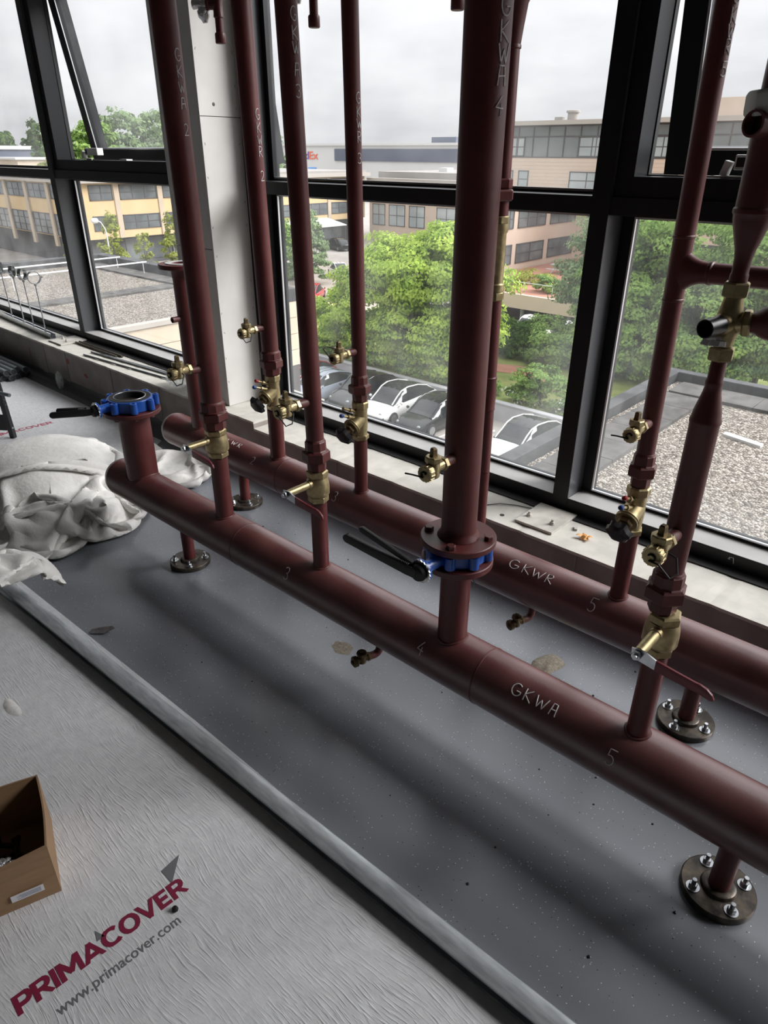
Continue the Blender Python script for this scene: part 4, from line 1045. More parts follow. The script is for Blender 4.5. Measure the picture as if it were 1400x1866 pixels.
# galvanised C-stud lying on its back edge
Wd, Ht, th = 0.052, 0.040, 0.0016
prof = [(0, 0.0026), (0, Ht - 0.0035), (-0.0005, Ht - 0.0018), (-0.0017, Ht - 0.0006), (-0.0035, Ht), (-Wd + 0.003, Ht), (-Wd + 0.0008, Ht - 0.0008), (-Wd, Ht - 0.003), (-Wd, Ht - 0.009), (-Wd + th, Ht - 0.009), (-Wd + th, Ht - th), (-0.030, Ht - th), (-0.028, Ht - th - 0.0015), (-0.024, Ht - th - 0.0015), (-0.022, Ht - th), (-th, Ht - th), (-th, 0.0026 + th), (-Wd + th, 0.0026 + th), (-Wd + th, 0.0106), (-Wd, 0.0106), (-Wd, 0.0026)]
s0, s1 = -0.17, 3.1
a = rail_pt(s0, 0, 0)
m = MB().prism(prof, a, RN, (0, 0, 1), RD, s1 - s0)
tag(m.build('metal_stud', 'galvanised', smooth=50), 'long galvanised metal stud lying along the edge of the grey floor sheet', 'metal profile')

# small litter on the floor
def litter(name, pts, z, th, m, label, cat):
    c = (sum(p[0] for p in pts) / len(pts), sum(p[1] for p in pts) / len(pts), z)
    return tag(MB().prism(pts, (0, 0, z), (1, 0, 0), (0, 1, 0), (0, 0, 1), th).build(name, m, None, 0), label, cat)
o = MB().prism([(0, 0), (0.05, 0.012), (0.078, 0.040), (0.066, 0.046), (0.02, 0.030), (-0.006, 0.016)], (-2.125, 0.772, 0.0006), (0.90, 0.42, 0.0), (-0.42, 0.9, 0.35), (0, 0, 1), 0.0035)
tag(o.build('paper_scrap', 'debris', None, 0), 'torn grey scrap lying at the far side of the metal stud', 'scrap')
m = MB(); m.lathe((-1.006, 0.406, 0.0028), (0, 0, 1), [(0, 0.006), (0.002, 0.008), (0.008, 0.007), (0.011, 0.004)], 7)
tag(m.build('plug', 'bolt_black', None), 'tiny black plug lying beside the printed web address', 'plug')
def lump(name, c, R, m, label, cat, seed, n=22, k=0.35, flat=0.0):
    """irregular low heap"""
    random.seed(seed); mb = MB(); P = []
    for j in range(10):
        t = j / 9.0; ring = []
        for i in range(n):
            a = 2 * PI * i / n
            q = (1 - t)
            w = 1 + k * mnoise.noise(Vector((math.cos(a) * 1.3 + seed, math.sin(a) * 1.3, 0.3)))
            x = c[0] + R[0] * q * w * math.cos(a); y = c[1] + R[1] * q * w * math.sin(a)
            h = R[2] * (1 - q ** 2) * (0.75 + 0.5 * mnoise.noise(Vector((x * 25, y * 25, seed))))
            if j == 0: h = 0
            ring.append((x, y, c[2] + max(h, 0)))
        P.append(ring + [ring[0]])
    return tag(mb.grid(P).build(name, m, None, 70), label, cat)
lump('sand_heap', (-0.815, 1.745, 0.0004), (0.046, 0.068, 0.013), 'sand', 'small heap of grey sand on the floor between the headers', 'sand', 5)
lump('sand_patch', (-1.400, 1.335, 0.0003), (0.042, 0.030, 0.0022), 'sand', 'faint patch of spilt sand on the floor by the front header', 'sand', 8)
lump('sheet_scrap', (-1.95, 0.425, 0.0024), (0.055, 0.020, 0.006), 'bag_cloth', 'crumpled whitish scrap on the floor sheet above the cardboard box', 'scrap', 12)
random.seed(77)
for k in range(46):
    x = random.uniform(-2.5, 0.0); y = random.uniform(0.86, 1.95)
    if 1.20 < y < 1.42 and (abs(x + 2.278) < 0.11 or abs(x + 0.098) < 0.11): continue
    if 1.69 < y < 1.91 and (abs(x + 2.55) < 0.11 or abs(x + 0.363) < 0.11): continue
    if abs(x + 0.815) < 0.1 and y > 1.65: continue
    if abs(x + 1.40) < 0.07 and 1.28 < y < 1.39: continue
    s = random.choice([0.002, 0.002, 0.0025, 0.003, 0.004])
    mb = MB().lathe((x, y, 0.0003), (0, 0, 1), [(0, s), (s * 0.5, s * 0.9), (s * 0.8, s * 0.3)], 5, phase=random.random())
    tag(mb.build('dirt_crumb', 'bolt_black', None, 0), 'dark crumb of dirt on the grey floor around the headers', 'dirt', 'dirt crumbs on the floor')

# cardboard box with black bolts
BA = math.atan2(0.326 - 0.252, -1.461 + 1.245)        # direction of its right-hand side
bx = thing('cardboard_box', (-1.245, 0.252, 0.0028), 'open brown cardboard box full of black bolts at the left edge', 'box', None, BA)
Lx, Ly, Hz, tk = 0.228, 0.300, 0.160, 0.004
# local axes: +x along the right side going away, +y out of the picture to the left
m = MB(); m.b6(0, Lx, 0, Ly, 0, tk); m.build('box_bottom', 'cardboard', bx, 0, True)
def cwall(name, P):   # wall with a slightly wavy top
    return P
def wall_panel(x0, y0, x1, y1, nx, ny, sag):
    n = 12; vs = []; fs = []
    for i in range(n + 1):
        u = i / n; x = x0 + (x1 - x0) * u; y = y0 + (y1 - y0) * u; h = Hz - sag * math.sin(PI * u) + 0.0015 * math.sin(9 * u)
        bow = 0.004 * math.sin(PI * u)
        vs += [(x, y, tk), (x + nx * bow, y + ny * bow, h), (x + nx * (bow - tk), y + ny * (bow - tk), h), (x - nx * tk, y - ny * tk, tk)]
    for i in range(n):
        a = i * 4; b = a + 4
        for k in range(4): fs.append((a + k, a + (k + 1) % 4, b + (k + 1) % 4, b + k))
    fs += [(3, 2, 1, 0), tuple(n * 4 + k for k in range(4))]
    return MB().add(vs, fs)
side = wall_panel(0, 0, Lx, 0, 0, -1, 0.006).build('box_side', 'cardboard', bx, 40, True)
front = wall_panel(0, tk, 0, Ly, -1, 0, 0.012).build('box_side', 'cardboard', bx, 40, True)
wall_panel(Lx, tk, Lx, Ly, 1, 0, 0.0).build('box_side', 'cardboard', bx, 40, True)
wall_panel(0, Ly, Lx, Ly, 0, 1, 0.003).build('box_side', 'cardboard', bx, 40, True)
lb = MB().prism([(0.030, 0.034), (0.098, 0.034), (0.098, 0.054), (0.030, 0.054)], (-0.0055, 0, 0), (0, 1, 0), (0, 0, 1), (-1, 0, 0), 0.0008).build('paper_label', 'paper_label', front, 0, True)
m = MB()
for k, (w, z) in enumerate(((0.045, 0.0495), (0.05, 0.046), (0.042, 0.0425), (0.05, 0.039))):
    m.b6(-0.0067, -0.0062, 0.036, 0.036 + w, z - 0.0009, z + 0.0009)
m.build('label_print', 'label_print', lb, 0, True)
random.seed(21)
Rz = Matrix.Rotation(BA, 3, 'Z'); B0 = Vector((-1.245, 0.252, 0.0028))
spots = []
for k in range(30):
    lx = random.uniform(0.045, Lx - 0.05); ly = random.uniform(0.045, 0.22); lz = 0.016 + 0.014 * (k // 8)
    az = random.uniform(0, 2 * PI); tilt = random.uniform(-0.25, 0.25); L = random.uniform(0.05, 0.075)
    c = B0 + Rz @ Vector((lx, ly, lz)); d = Vector((math.cos(az) * math.cos(tilt), math.sin(az) * math.cos(tilt), math.sin(tilt)))
    ok = True
    for sgn in (-1, 1):
        q = Rz.transposed() @ (c + d * (L / 2 + 0.012) * sgn - B0)
        if not (0.014 < q.x < Lx - 0.014 and 0.014 < q.y < Ly - 0.014 and q.z > 0.012): ok = False
    if not ok: continue
    bt = thing('hex_bolt', tuple(c), 'black hex bolt lying in the cardboard box', 'bolt', 'black bolts in the cardboard box')
    MB().cyl(c - d * L / 2, c + d * L / 2, 0.0065, 10).build('shank', 'bolt_black', bt)
    MB().hexn(c + d * L / 2, c + d * (L / 2 + 0.008), 0.0115).build('head', 'bolt_black', bt, 20)
# small clear bag on top
def crumple(name, c, R, m, label, cat, seed, nu=40, nv=24, amp=0.35, f=3.0):
    mb = MB(); P = []
    rnd = random.Random(seed)
    dirs = [(Vector((rnd.gauss(0, 1), rnd.gauss(0, 1), rnd.gauss(0, 1))).normalized(), rnd.uniform(0.6, 1.8) * f, rnd.random()) for _ in range(14)]
    for j in range(nv + 1):
        row = []
        th = PI * j / nv
        for i in range(nu + 1):
            ph = 2 * PI * (i % nu) / nu
            n = Vector((math.sin(th) * math.cos(ph), math.sin(th) * math.sin(ph), math.cos(th)))
            w = 0
            for dv, fq, p0 in dirs:
                s = n.dot(dv) * fq + p0; w += abs((s % 1.0) - 0.5) * 2 - 0.5
            k = 1 + amp * w / 5
            z = c[2] + R[2] * n.z * k
            row.append((c[0] + R[0] * n.x * k, c[1] + R[1] * n.y * k, max(z, c[2] - R[2] * 0.92)))
        P.append(row)
    return tag(mb.grid(P).build(name, m, None, 30), label, cat)
c = B0 + Rz @ Vector((0.052, 0.115, 0.082))
crumple('clear_bag', c, (0.030, 0.034, 0.016), 'foil', 'shiny clear plastic bag on top of the bolts in the box', 'bag', 6)

# ------------------------------------------------------------------ white woven bulk bag
# (a sheet of cloth larger than the place it lies in, let fall and crumple)
def cloth_sim(cx, cy, ang, W, D, over, lumps, seed, h=0.03, steps=150, iters=10, z0=0.32, zmin=0.006, region=None, ceil=None, kb=0.16):
    rs = np.random.RandomState(seed)
    nx = int(W * over / h) + 1; ny = int(D * over / h) + 1
    u, v = np.meshgrid(np.linspace(-0.5, 0.5, nx), np.linspace(-0.5, 0.5, ny))
    zz = np.full_like(u, z0)
    dx = np.zeros_like(u); dy = np.zeros_like(u)
    for k in range(14):
        fx, fy = rs.uniform(-5, 5, 2); ph = rs.uniform(0, 6.28, 3); a = rs.uniform(0.3, 1.0)
        w = 2 * np.pi * (fx * u + fy * v)
        zz += 0.05 * a * np.sin(w + ph[0]); dx += 0.012 * a * np.sin(w + ph[1]); dy += 0.012 * a * np.sin(w + ph[2])
    X = u * W + dx; Y = v * D + dy
    c, s = np.cos(ang), np.sin(ang)
    P = np.stack([cx + c * X - s * Y, cy + s * X + c * Y, zz], -1)
    V = np.zeros_like(P); dt = 0.02
    def con(P, a, b, L, k):
        d = P[b] - P[a]; l = np.sqrt((d * d).sum(-1, keepdims=True)) + 1e-9
        q = d * (0.5 * k * (l - L) / l)
        P[a] += q; P[b] -= q
    S = np.s_
    pairs = []
    for off in (0, 1):
        e = lambda n, st: (slice(off, n - st, 2), slice(off + st, n, 2))
        a, b = slice(off, nx - 1, 2), slice(off + 1, nx, 2); pairs.append((S[:, a], S[:, b], h, 0.95))
        a, b = slice(off, ny - 1, 2), slice(off + 1, ny, 2); pairs.append((S[a, :], S[b, :], h, 0.95))
        a, b = slice(off, nx - 1, 2), slice(off + 1, nx, 2)
        pairs.append((S[:-1, a], S[1:, b], h * 1.4142, 0.5)); pairs.append((S[1:, a], S[:-1, b], h * 1.4142, 0.5))
    bend = []
    for off in range(3):
        a = np.arange(off, nx - 3, 6); 
        if len(a): bend.append((S[:, a], S[:, a + 3], 3 * h, kb))
        a2 = np.arange(off + 3, nx - 3, 6)
        if len(a2): bend.append((S[:, a2], S[:, a2 + 3], 3 * h, kb))
        a = np.arange(off, ny - 3, 6)
        if len(a): bend.append((S[a, :], S[a + 3, :], 3 * h, kb))
        a2 = np.arange(off + 3, ny - 3, 6)
        if len(a2): bend.append((S[a2, :], S[a2 + 3, :], 3 * h, kb))
    for it in range(steps):
        V[..., 2] -= 9.8 * dt; V *= 0.96
        Q = P + V * dt
        for k in range(iters):
            for a, b, L, kk in pairs: con(Q, a, b, L, kk)
            if k % 2 == 0:
                for a, b, L, kk in bend: con(Q, a, b, L, kk)
            if region is not None:
                (ox, oy), rad = region
                ex, ey = Q[..., 0] - ox, Q[..., 1] - oy
                rr = np.sqrt(ex * ex + ey * ey) + 1e-9; lim = rad(np.degrees(np.arctan2(ey, ex)) % 360)
                f_ = np.where(rr > lim, lim / rr, 1.0)
                Q[..., 0] = ox + ex * f_; Q[..., 1] = oy + ey * f_
            if ceil is not None:
                Q[..., 2] = np.minimum(Q[..., 2], ceil(Q[..., 0], Q[..., 1]))
            m = Q[..., 2] < zmin
            Q[..., 2][m] = zmin
            Q[m, :2] = Q[m, :2] * 0.5 + P[m, :2] * 0.5
            for (lx, ly, rx, ry, rz, p) in lumps:
                ddx = (Q[..., 0] - lx) / rx; ddy = (Q[..., 1] - ly) / ry
                rr = np.abs(ddx) ** p + np.abs(ddy) ** p
                ins = rr < 1
                top = np.where(ins, rz * (1 - np.minimum(rr, 1)) ** (1 / p), 0) + zmin
                m2 = ins & (Q[..., 2] < top)
                Q[..., 2][m2] = top[m2]
                Q[m2, :2] = Q[m2, :2] * 0.7 + P[m2, :2] * 0.3
        V = (Q - P) / dt; P = Q
    return P

def outline(tab):
    a = np.array([t[0] for t in tab] + [tab[0][0] + 360]); r_ = np.array([t[1] for t in tab] + [tab[0][1]])
    return lambda d: np.interp(np.where(d < a[0], d + 360, d), a, r_)
def cloth_object(name, parent, P):
    o = MB().grid([[tuple(p) for p in row] for row in P]).build(name, 'bag_cloth', parent, 60)
    md = o.modifiers.new('smooth', 'SUBSURF'); md.levels = 1; md.render_levels = 1
    return o
bag = thing('bulk_bag', (-3.2, 1.1, 0.003), 'large white woven bag collapsed in folds on the floor at left', 'bag')
og = outline([(0, 0.60), (18, 0.66), (37, 0.60), (66, 0.46), (90, 0.50), (120, 0.62), (150, 0.78), (180, 0.84), (210, 0.78), (240, 0.68), (270, 0.58), (300, 0.68), (320, 0.84), (331, 0.80), (342, 0.66)])
low = lambda x, y: np.where((x > -2.97) & (y > 1.10), 0.155, 0.29)
P = cloth_sim(-3.22, 1.08, 0.12, 1.62, 1.0, 1.50, [(-3.46, 1.24, 0.42, 0.34, 0.22, 2.4), (-2.99, 1.10, 0.22, 0.25, 0.11, 2.5)], 7, 0.0275, 150, 10, 0.33, 0.007, ((-3.3, 1.08), og), low)
cloth_object('body', bag, P)
og3 = outline([(0, 0.20), (45, 0.20), (90, 0.24), (135, 0.34), (180, 0.32), (225, 0.26), (270, 0.20), (315, 0.18)])
P = cloth_sim(-2.46, 0.635, 0.9, 0.62, 0.50, 1.50, [(-2.50, 0.64, 0.20, 0.19, 0.185, 2.4), (-2.30, 0.690, 0.24, 0.05, 0.047, 8.0)], 5, 0.024, 140, 10, 0.34, 0.007, ((-2.46, 0.635), og3))
cloth_object('near_fold', bag, P)
og2 = outline([(0, 0.30), (45, 0.24), (90, 0.20), (135, 0.26), (180, 0.34), (225, 0.30), (270, 0.20), (315, 0.26)])
P = cloth_sim(-3.16, 1.76, 0.3, 0.56, 0.36, 1.35, [], 19, 0.024, 130, 10, 0.07, 0.007, ((-3.16, 1.76), og2), lambda x, y: np.where(x > -3.2, 0.10, 0.2))
cloth_object('flat_tail', bag, P)

# ------------------------------------------------------------------ on the concrete parapet
def fixing_plate(x0, x1, y0, y1, z, bolts, label):
    t = thing('fixing_plate', ((x0 + x1) / 2, (y0 + y1) / 2, z), label, 'plate')
    MB().b6(x0, x1, y0, y1, z + 0.0006, z + 0.011).build('plate', 'plate_grey', t, 0, bevel=0.001)
    for (bx_, by_) in bolts:
        m = MB(); m.lathe((bx_, by_, z + 0.0112), (0, 0, 1), [(0, 0.013), (0.002, 0.013)], 16); m.hexn((bx_, by_, z + 0.0134), (bx_, by_, z + 0.022), 0.0095); m.cyl((bx_, by_, z + 0.022), (bx_, by_, z + 0.032), 0.005, 10)
        m.build('plate_bolt', 'plate_grey', t, 30)
fixing_plate(-1.232, -1.066, 2.152, 2.355, 0.2432, [(-1.205, 2.215), (-1.10, 2.215)], 'square grey steel plate with two bolts beneath the right mullion')
fixing_plate(-5.350, -5.150, 2.150, 2.355, 0.2802, [(-5.30, 2.24), (-5.20, 2.22)], 'square grey steel plate with two bolts beneath the left mullion')
# dry leaf
random.seed(9); m = MB(); lf = thing('dry_leaf', (-0.957, 2.215, 0.2436), 'curled orange dry leaf on the concrete parapet', 'leaf')
for k in range(6):
    a = k * 1.05 + 0.3; c, s = math.cos(a), math.sin(a); L = random.uniform(0.022, 0.036); wv = 0.009
    P = []
    for i in range(5):
        u = i / 4; zz = 0.2445 + 0.010 * math.sin(u * 2.4 + k) ** 2 + 0.004
        w = wv * math.sin(PI * (0.15 + 0.8 * u)); cx, cy = -0.957 + c * L * u, 2.215 + s * L * u
        P.append([(cx - s * w, cy + c * w, zz), (cx, cy, zz + 0.004 - 0.006 * u), (cx + s * w, cy - c * w, zz)])
    MB().grid(P).build('leaf_lobe', 'orange_leaf', lf, 60)
# small wood chip and wire
tag(MB().box((-1.02, 2.262, 0.2475), (0.012, 0.03, 0.007), Matrix.Rotation(0.4, 3, 'Z')).build('wood_chip', 'plate_grey', None, 0), 'small pale wood chip beside the right steel plate', 'chip')
tag(MB().tube([(-1.40, 2.19, 0.2455), (-1.36, 2.24, 0.247), (-1.30, 2.275, 0.2465), (-1.22, 2.299, 0.246)], 0.0018, 6).build('wire_bit', 'rubber', None), 'bit of dark wire on the parapet by the window frame', 'wire')
tag(MB().lathe((-1.30, 2.165, 0.2433), (0, 0, 1), [(0, 0.010), (0.0006, 0.0095)], 18).build('drill_hole', 'matt_black', None), 'dark drill hole in the parapet beside the right steel plate', 'hole')

# strut channel with four pipe clips on threaded rods
ch = thing('strut_channel', (-5.9, 2.255, 0.2803), 'steel strut channel on the parapet holding upright pipe clips', 'channel')
p0 = Vector((-5.405, 2.212, 0.2804)); p1 = Vector((-6.62, 2.285, 0.2804)); D = (p1 - p0).normalized(); N = Vector((-D.y, D.x, 0))
cp = [(-0.0205, 0), (0.0205, 0), (0.0205, 0.041), (0.011, 0.041), (0.011, 0.036), (0.018, 0.036), (0.018, 0.0025), (-0.018, 0.0025), (-0.018, 0.036), (-0.011, 0.036), (-0.011, 0.041), (-0.0205, 0.041)]
MB().prism(cp, p0, N, (0, 0, 1), D, (p1 - p0).length).build('channel', 'steel_zinc', ch, 0)
for k, (s, hgt, ang, rr, nm) in enumerate(((0.13, 0.345, 0.25, 0.047, 'nearest'), (0.37, 0.345, 1.0, 0.045, 'second'), (0.58, 0.345, 1.25, 0.045, 'third'), (0.85, 0.345, 1.4, 0.045, 'farthest'))):
    b = p0 + D * s + Vector((0, 0, 0.040))
    lab = {'nearest': 'round pipe clip on a threaded rod, its ring seen full face', 'second': 'pipe clip on a threaded rod, next to the full-face ring', 'third': 'pipe clip on a threaded rod, third from the left mullion', 'farthest': 'pipe clip on a threaded rod at the left picture edge'}[nm]
    t = thing('pipe_clip', tuple(b), lab, 'pipe clip', 'pipe clips on the strut channel')
    tp = b + Vector((0, 0, hgt)) + Vector((-0.012 * (k + 1) * 0.3, 0, 0))
    MB().cyl(b + Vector((0, 0, 0.001)), tp, 0.0048, 8).build('threaded_rod', 'steel_zinc', t)
    m = MB(); m.hexn(b + Vector((0, 0, 0.0015)), b + Vector((0, 0, 0.009)), 0.010); m.lathe(b + Vector((0, 0, 0.0005)), (0, 0, 1), [(0, 0.016), (0.0015, 0.016)], 14); m.hexn(tp - Vector((0, 0, 0.012)), tp, 0.0095); m.build('nut', 'steel_zinc', t, 20)
    # ring facing the camera for the first, turned away for the others
    base_az = math.atan2(-b.y, -b.x) + ang
    ax = Vector((math.cos(base_az), math.sin(base_az), 0)); sd = Vector((-ax.y, ax.x, 0)); c = tp + Vector((0, 0, rr))
    rings = []
    vs = []; fs = []; n = 30
    for i in range(n):
        a = 2 * PI * i / n
        e = sd * math.cos(a) + Vector((0, 0, 1)) * math.sin(a)
        for (ww, ri) in ((-0.013, rr), (0.013, rr), (0.013, rr - 0.0045), (-0.013, rr - 0.0045)): vs.append(c + e * ri + ax * ww)
    for i in range(n):
        j = (i + 1) % n
        for q in range(4): fs.append((i * 4 + q, i * 4 + (q + 1) % 4, j * 4 + (q + 1) % 4, j * 4 + q))
    rg = MB().add(vs, fs).build('clip_ring', 'steel_zinc', t, 50)
    m = MB()
    for sg in (-1, 1):
        R3 = Matrix(((ax.x, sd.x, 0), (ax.y, sd.y, 0), (0, 0, 1)))
        m.box(c + sd * sg * (rr + 0.007), (0.018, 0.016, 0.008), R3); m.cyl(c + sd * sg * (rr + 0.008) - Vector((0, 0, 0.010)), c + sd * sg * (rr + 0.008) + Vector((0, 0, 0.012)), 0.003, 8)
    m.build('clip_ear', 'steel_zinc', rg, 30)
# loose rods
def rod(a, b, r, m, label, grp=None, n=10):
    return tag(MB().cyl(a, b, r, n).build('threaded_rod', m, None), label, 'rod', grp)
rod((-4.768, 2.135, 0.2866), (-3.80, 2.220, 0.2866), 0.006, 'steel_zinc', 'zinc rod lying on the parapet, the one nearest the room')
rod((-4.797, 2.205, 0.2866), (-3.85, 2.276, 0.2866), 0.006, 'steel_zinc', 'zinc rod lying on the parapet, the middle one')
rod((-4.70, 2.222, 0.2866), (-3.90, 2.292, 0.2866), 0.006, 'steel_zinc', 'zinc rod lying on the parapet, the one nearest the glass')
rod((-5.14, 2.262, 0.2886), (-4.55, 2.262, 0.2886), 0.008, 'steel_dark', 'dark rod lying on the parapet beside the left steel plate')
rod((-5.14, 2.290, 0.2886), (-4.52, 2.290, 0.2886), 0.008, 'steel_dark', 'dark rod lying on the parapet tight against the window frame')
crumple('plastic_bag', (-3.66, 2.19, 0.3265), (0.10, 0.06, 0.05), 'clear_bag', 'crumpled clear plastic bag on the parapet left of the column', 'bag', 15)
crumple('plastic_wrap', (-5.05, 2.045, 0.0625), (0.035, 0.022, 0.066), 'clear_bag', 'torn plastic wrapping leaning at the foot of the parapet', 'wrapping', 18)

# bundle of grey pipes on the floor along the parapet
random.seed(31)
k = 0
for row, (zc_, ys) in enumerate(((0.0245, [2.02 - 0.047 * i for i in range(7)]), (0.066, [1.995 - 0.047 * i for i in range(6)]))):
    for i, y in enumerate(ys):
        x1_ = -5.50 + random.uniform(-0.04, 0.04) - 0.02 * row
        where = 'bottom' if row == 0 else 'top'
        t = thing('conduit_pipe', (x1_, y, zc_ - 0.0225), 'grey plastic pipe in the %s layer of the bundle along the parapet' % where, 'pipe', 'grey pipes in the %s layer of the bundle' % where)
        MB().lathe((x1_, y, zc_), (-1, 0, 0), [(0.02, 0.0205), (0, 0.0205), (0, 0.0225), (3.0, 0.0225)], 18, False, True).build('pipe', 'pvc_grey', t)
        MB().lathe((x1_ - 0.004, y, zc_), (-1, 0, 0), [(0, 0.0203), (0.3, 0.0203)], 16, True, True).build('bore', 'bore_shade', t)  # dark plug just inside the end, shade put into its colour

# dark folding trestle at the left picture edge
tr = thing('trestle', (-4.45, 1.35, 0), 'dark steel folding trestle at the left picture edge', 'trestle')
m = MB(); A = Vector((-4.30, 1.395, 0.004)); Bq = Vector((-4.335, 1.385, 0.52))
u = (Bq - A).normalized()
sidev = Vector((0.3, -1, 0)).normalized()
R3 = Matrix((u, sidev, u.cross(sidev))).transposed()
MB().box((A + Bq) / 2, ((Bq - A).length, 0.022, 0.04), R3).build('leg', 'ladder_dark', tr, 0, bevel=0.002)
A2 = Vector((-4.62, 1.16, 0.004)); B2 = Vector((-4.655, 1.15, 0.52))
MB().box((A2 + B2) / 2, ((B2 - A2).length, 0.022, 0.04), R3).build('leg', 'ladder_dark', tr, 0, bevel=0.002)
m = MB()
for f_ in (0.18, 0.56):
    a_ = A + (Bq - A) * f_; b_ = A2 + (B2 - A2) * f_
    m = MB(); dv = (b_ - a_); q = dv.normalized()
    Rr = Matrix((q, u, q.cross(u))).transposed()
    m.box((a_ + b_) / 2, (dv.length - 0.02, 0.10, 0.006), Rr); m.build('brace', 'ladder_dark', tr, 0)
m = MB()
for f_ in (0.40, 0.46, 0.12):
    c_ = A + (Bq - A) * f_ ; m.lathe(c_ + u.cross(sidev) * 0.0195, u.cross(sidev), [(0, 0.006), (0.002, 0.006)], 10)
m.build('rivet', 'steel_zinc', tr)
MB().cyl((-4.20, 1.40, 0.29), (-4.66, 1.22, 0.33), 0.011, 12).build('crossbar', 'pvc_grey', tr)

# ================================================================== outside
GZ = -10.5
mat('asphalt', (0.30, 0.275, 0.25), 0.9, base2=(0.36, 0.335, 0.305), nscale=0.6, detail=8)
mat('road_light', (0.34, 0.29, 0.25), 0.9, base2=(0.42, 0.36, 0.31), nscale=0.5)
mat('bay_line', (0.62, 0.60, 0.56), 0.8)
mat('grey_wall', (0.40, 0.40, 0.41), 0.85, base2=(0.34, 0.34, 0.35), nscale=1.5)
mat('grass', (0.16, 0.21, 0.05), 0.9, base2=(0.26, 0.27, 0.09), nscale=1.2, bump=0.5, bscale=12, bdist=0.05)
mat('dry_grass', (0.27, 0.25, 0.10), 0.9, base2=(0.17, 0.20, 0.06), nscale=2.0)
mat('red_path', (0.42, 0.20, 0.14), 0.9, base2=(0.36, 0.17, 0.12), nscale=2)
mat('curb_metal', (0.022, 0.023, 0.025), 0.65, base2=(0.060, 0.062, 0.065), nscale=2.5, npos=(0.45, 0.6))
mat('roof_slab', (0.055, 0.053, 0.050), 0.9, base2=(0.105, 0.10, 0.094), nscale=5)
mat('cladding_board', (0.56, 0.47, 0.36), 0.7, base2=(0.52, 0.435, 0.33), nscale=2)
mat('yellow_render', (0.60, 0.44, 0.24), 0.85, base2=(0.55, 0.40, 0.22), nscale=0.6)
mat('beige_pier', (0.50, 0.41, 0.31), 0.85, base2=(0.45, 0.37, 0.28), nscale=0.6)
mat('pink_clad', (0.60, 0.48, 0.385), 0.8, base2=(0.55, 0.44, 0.35), nscale=0.5)
mat('eave_beige', (0.40, 0.37, 0.33), 0.8)
mat('roof_far', (0.33, 0.31, 0.29), 0.9, base2=(0.28, 0.265, 0.25), nscale=0.3)
mat('win_frame_far', (0.07, 0.065, 0.065), 0.6)
mat('win_pane_far', (0.085, 0.095, 0.10), 0.08, base2=(0.16, 0.175, 0.18), nscale=0.35, npos=(0.4, 0.6))
mat('win_pane_light', (0.30, 0.34, 0.345), 0.08, base2=(0.40, 0.44, 0.44), nscale=0.25, npos=(0.4, 0.6))
mat('glass_band', (0.14, 0.165, 0.165), 0.08, base2=(0.20, 0.22, 0.215), nscale=0.2)
mat('dark_base', (0.06, 0.06, 0.065), 0.6, base2=(0.10, 0.10, 0.10), nscale=0.4)
mat('hall_white', (0.62, 0.62, 0.61), 0.7)
mat('hall_blue', (0.10, 0.115, 0.16), 0.6)
mat('sign_purple', (0.11, 0.04, 0.32), 0.5)
mat('sign_orange', (0.75, 0.12, 0.04), 0.5)
mat('sign_blue', (0.10, 0.33, 0.75), 0.5)
mat('sign_white', (0.8, 0.8, 0.8), 0.5)
mat('bark', (0.10, 0.08, 0.06), 0.9, base2=(0.06, 0.05, 0.04), nscale=6)
mat('awning', (0.62, 0.62, 0.60), 0.7)
mat('car_white', (0.72, 0.72, 0.71), 0.18)
mat('car_black', (0.012, 0.013, 0.015), 0.12)
mat('car_red', (0.42, 0.02, 0.025), 0.2)
mat('car_blue', (0.27, 0.30, 0.36), 0.2)
mat('car_yellow', (0.55, 0.50, 0.10), 0.25)
mat('car_glass', (0.015, 0.018, 0.02), 0.05)
mat('tyre', (0.015, 0.015, 0.016), 0.8)
mat('rim', (0.30, 0.31, 0.32), 0.35, 0.7)
mat('lamp_white', (0.7, 0.7, 0.7), 0.4)

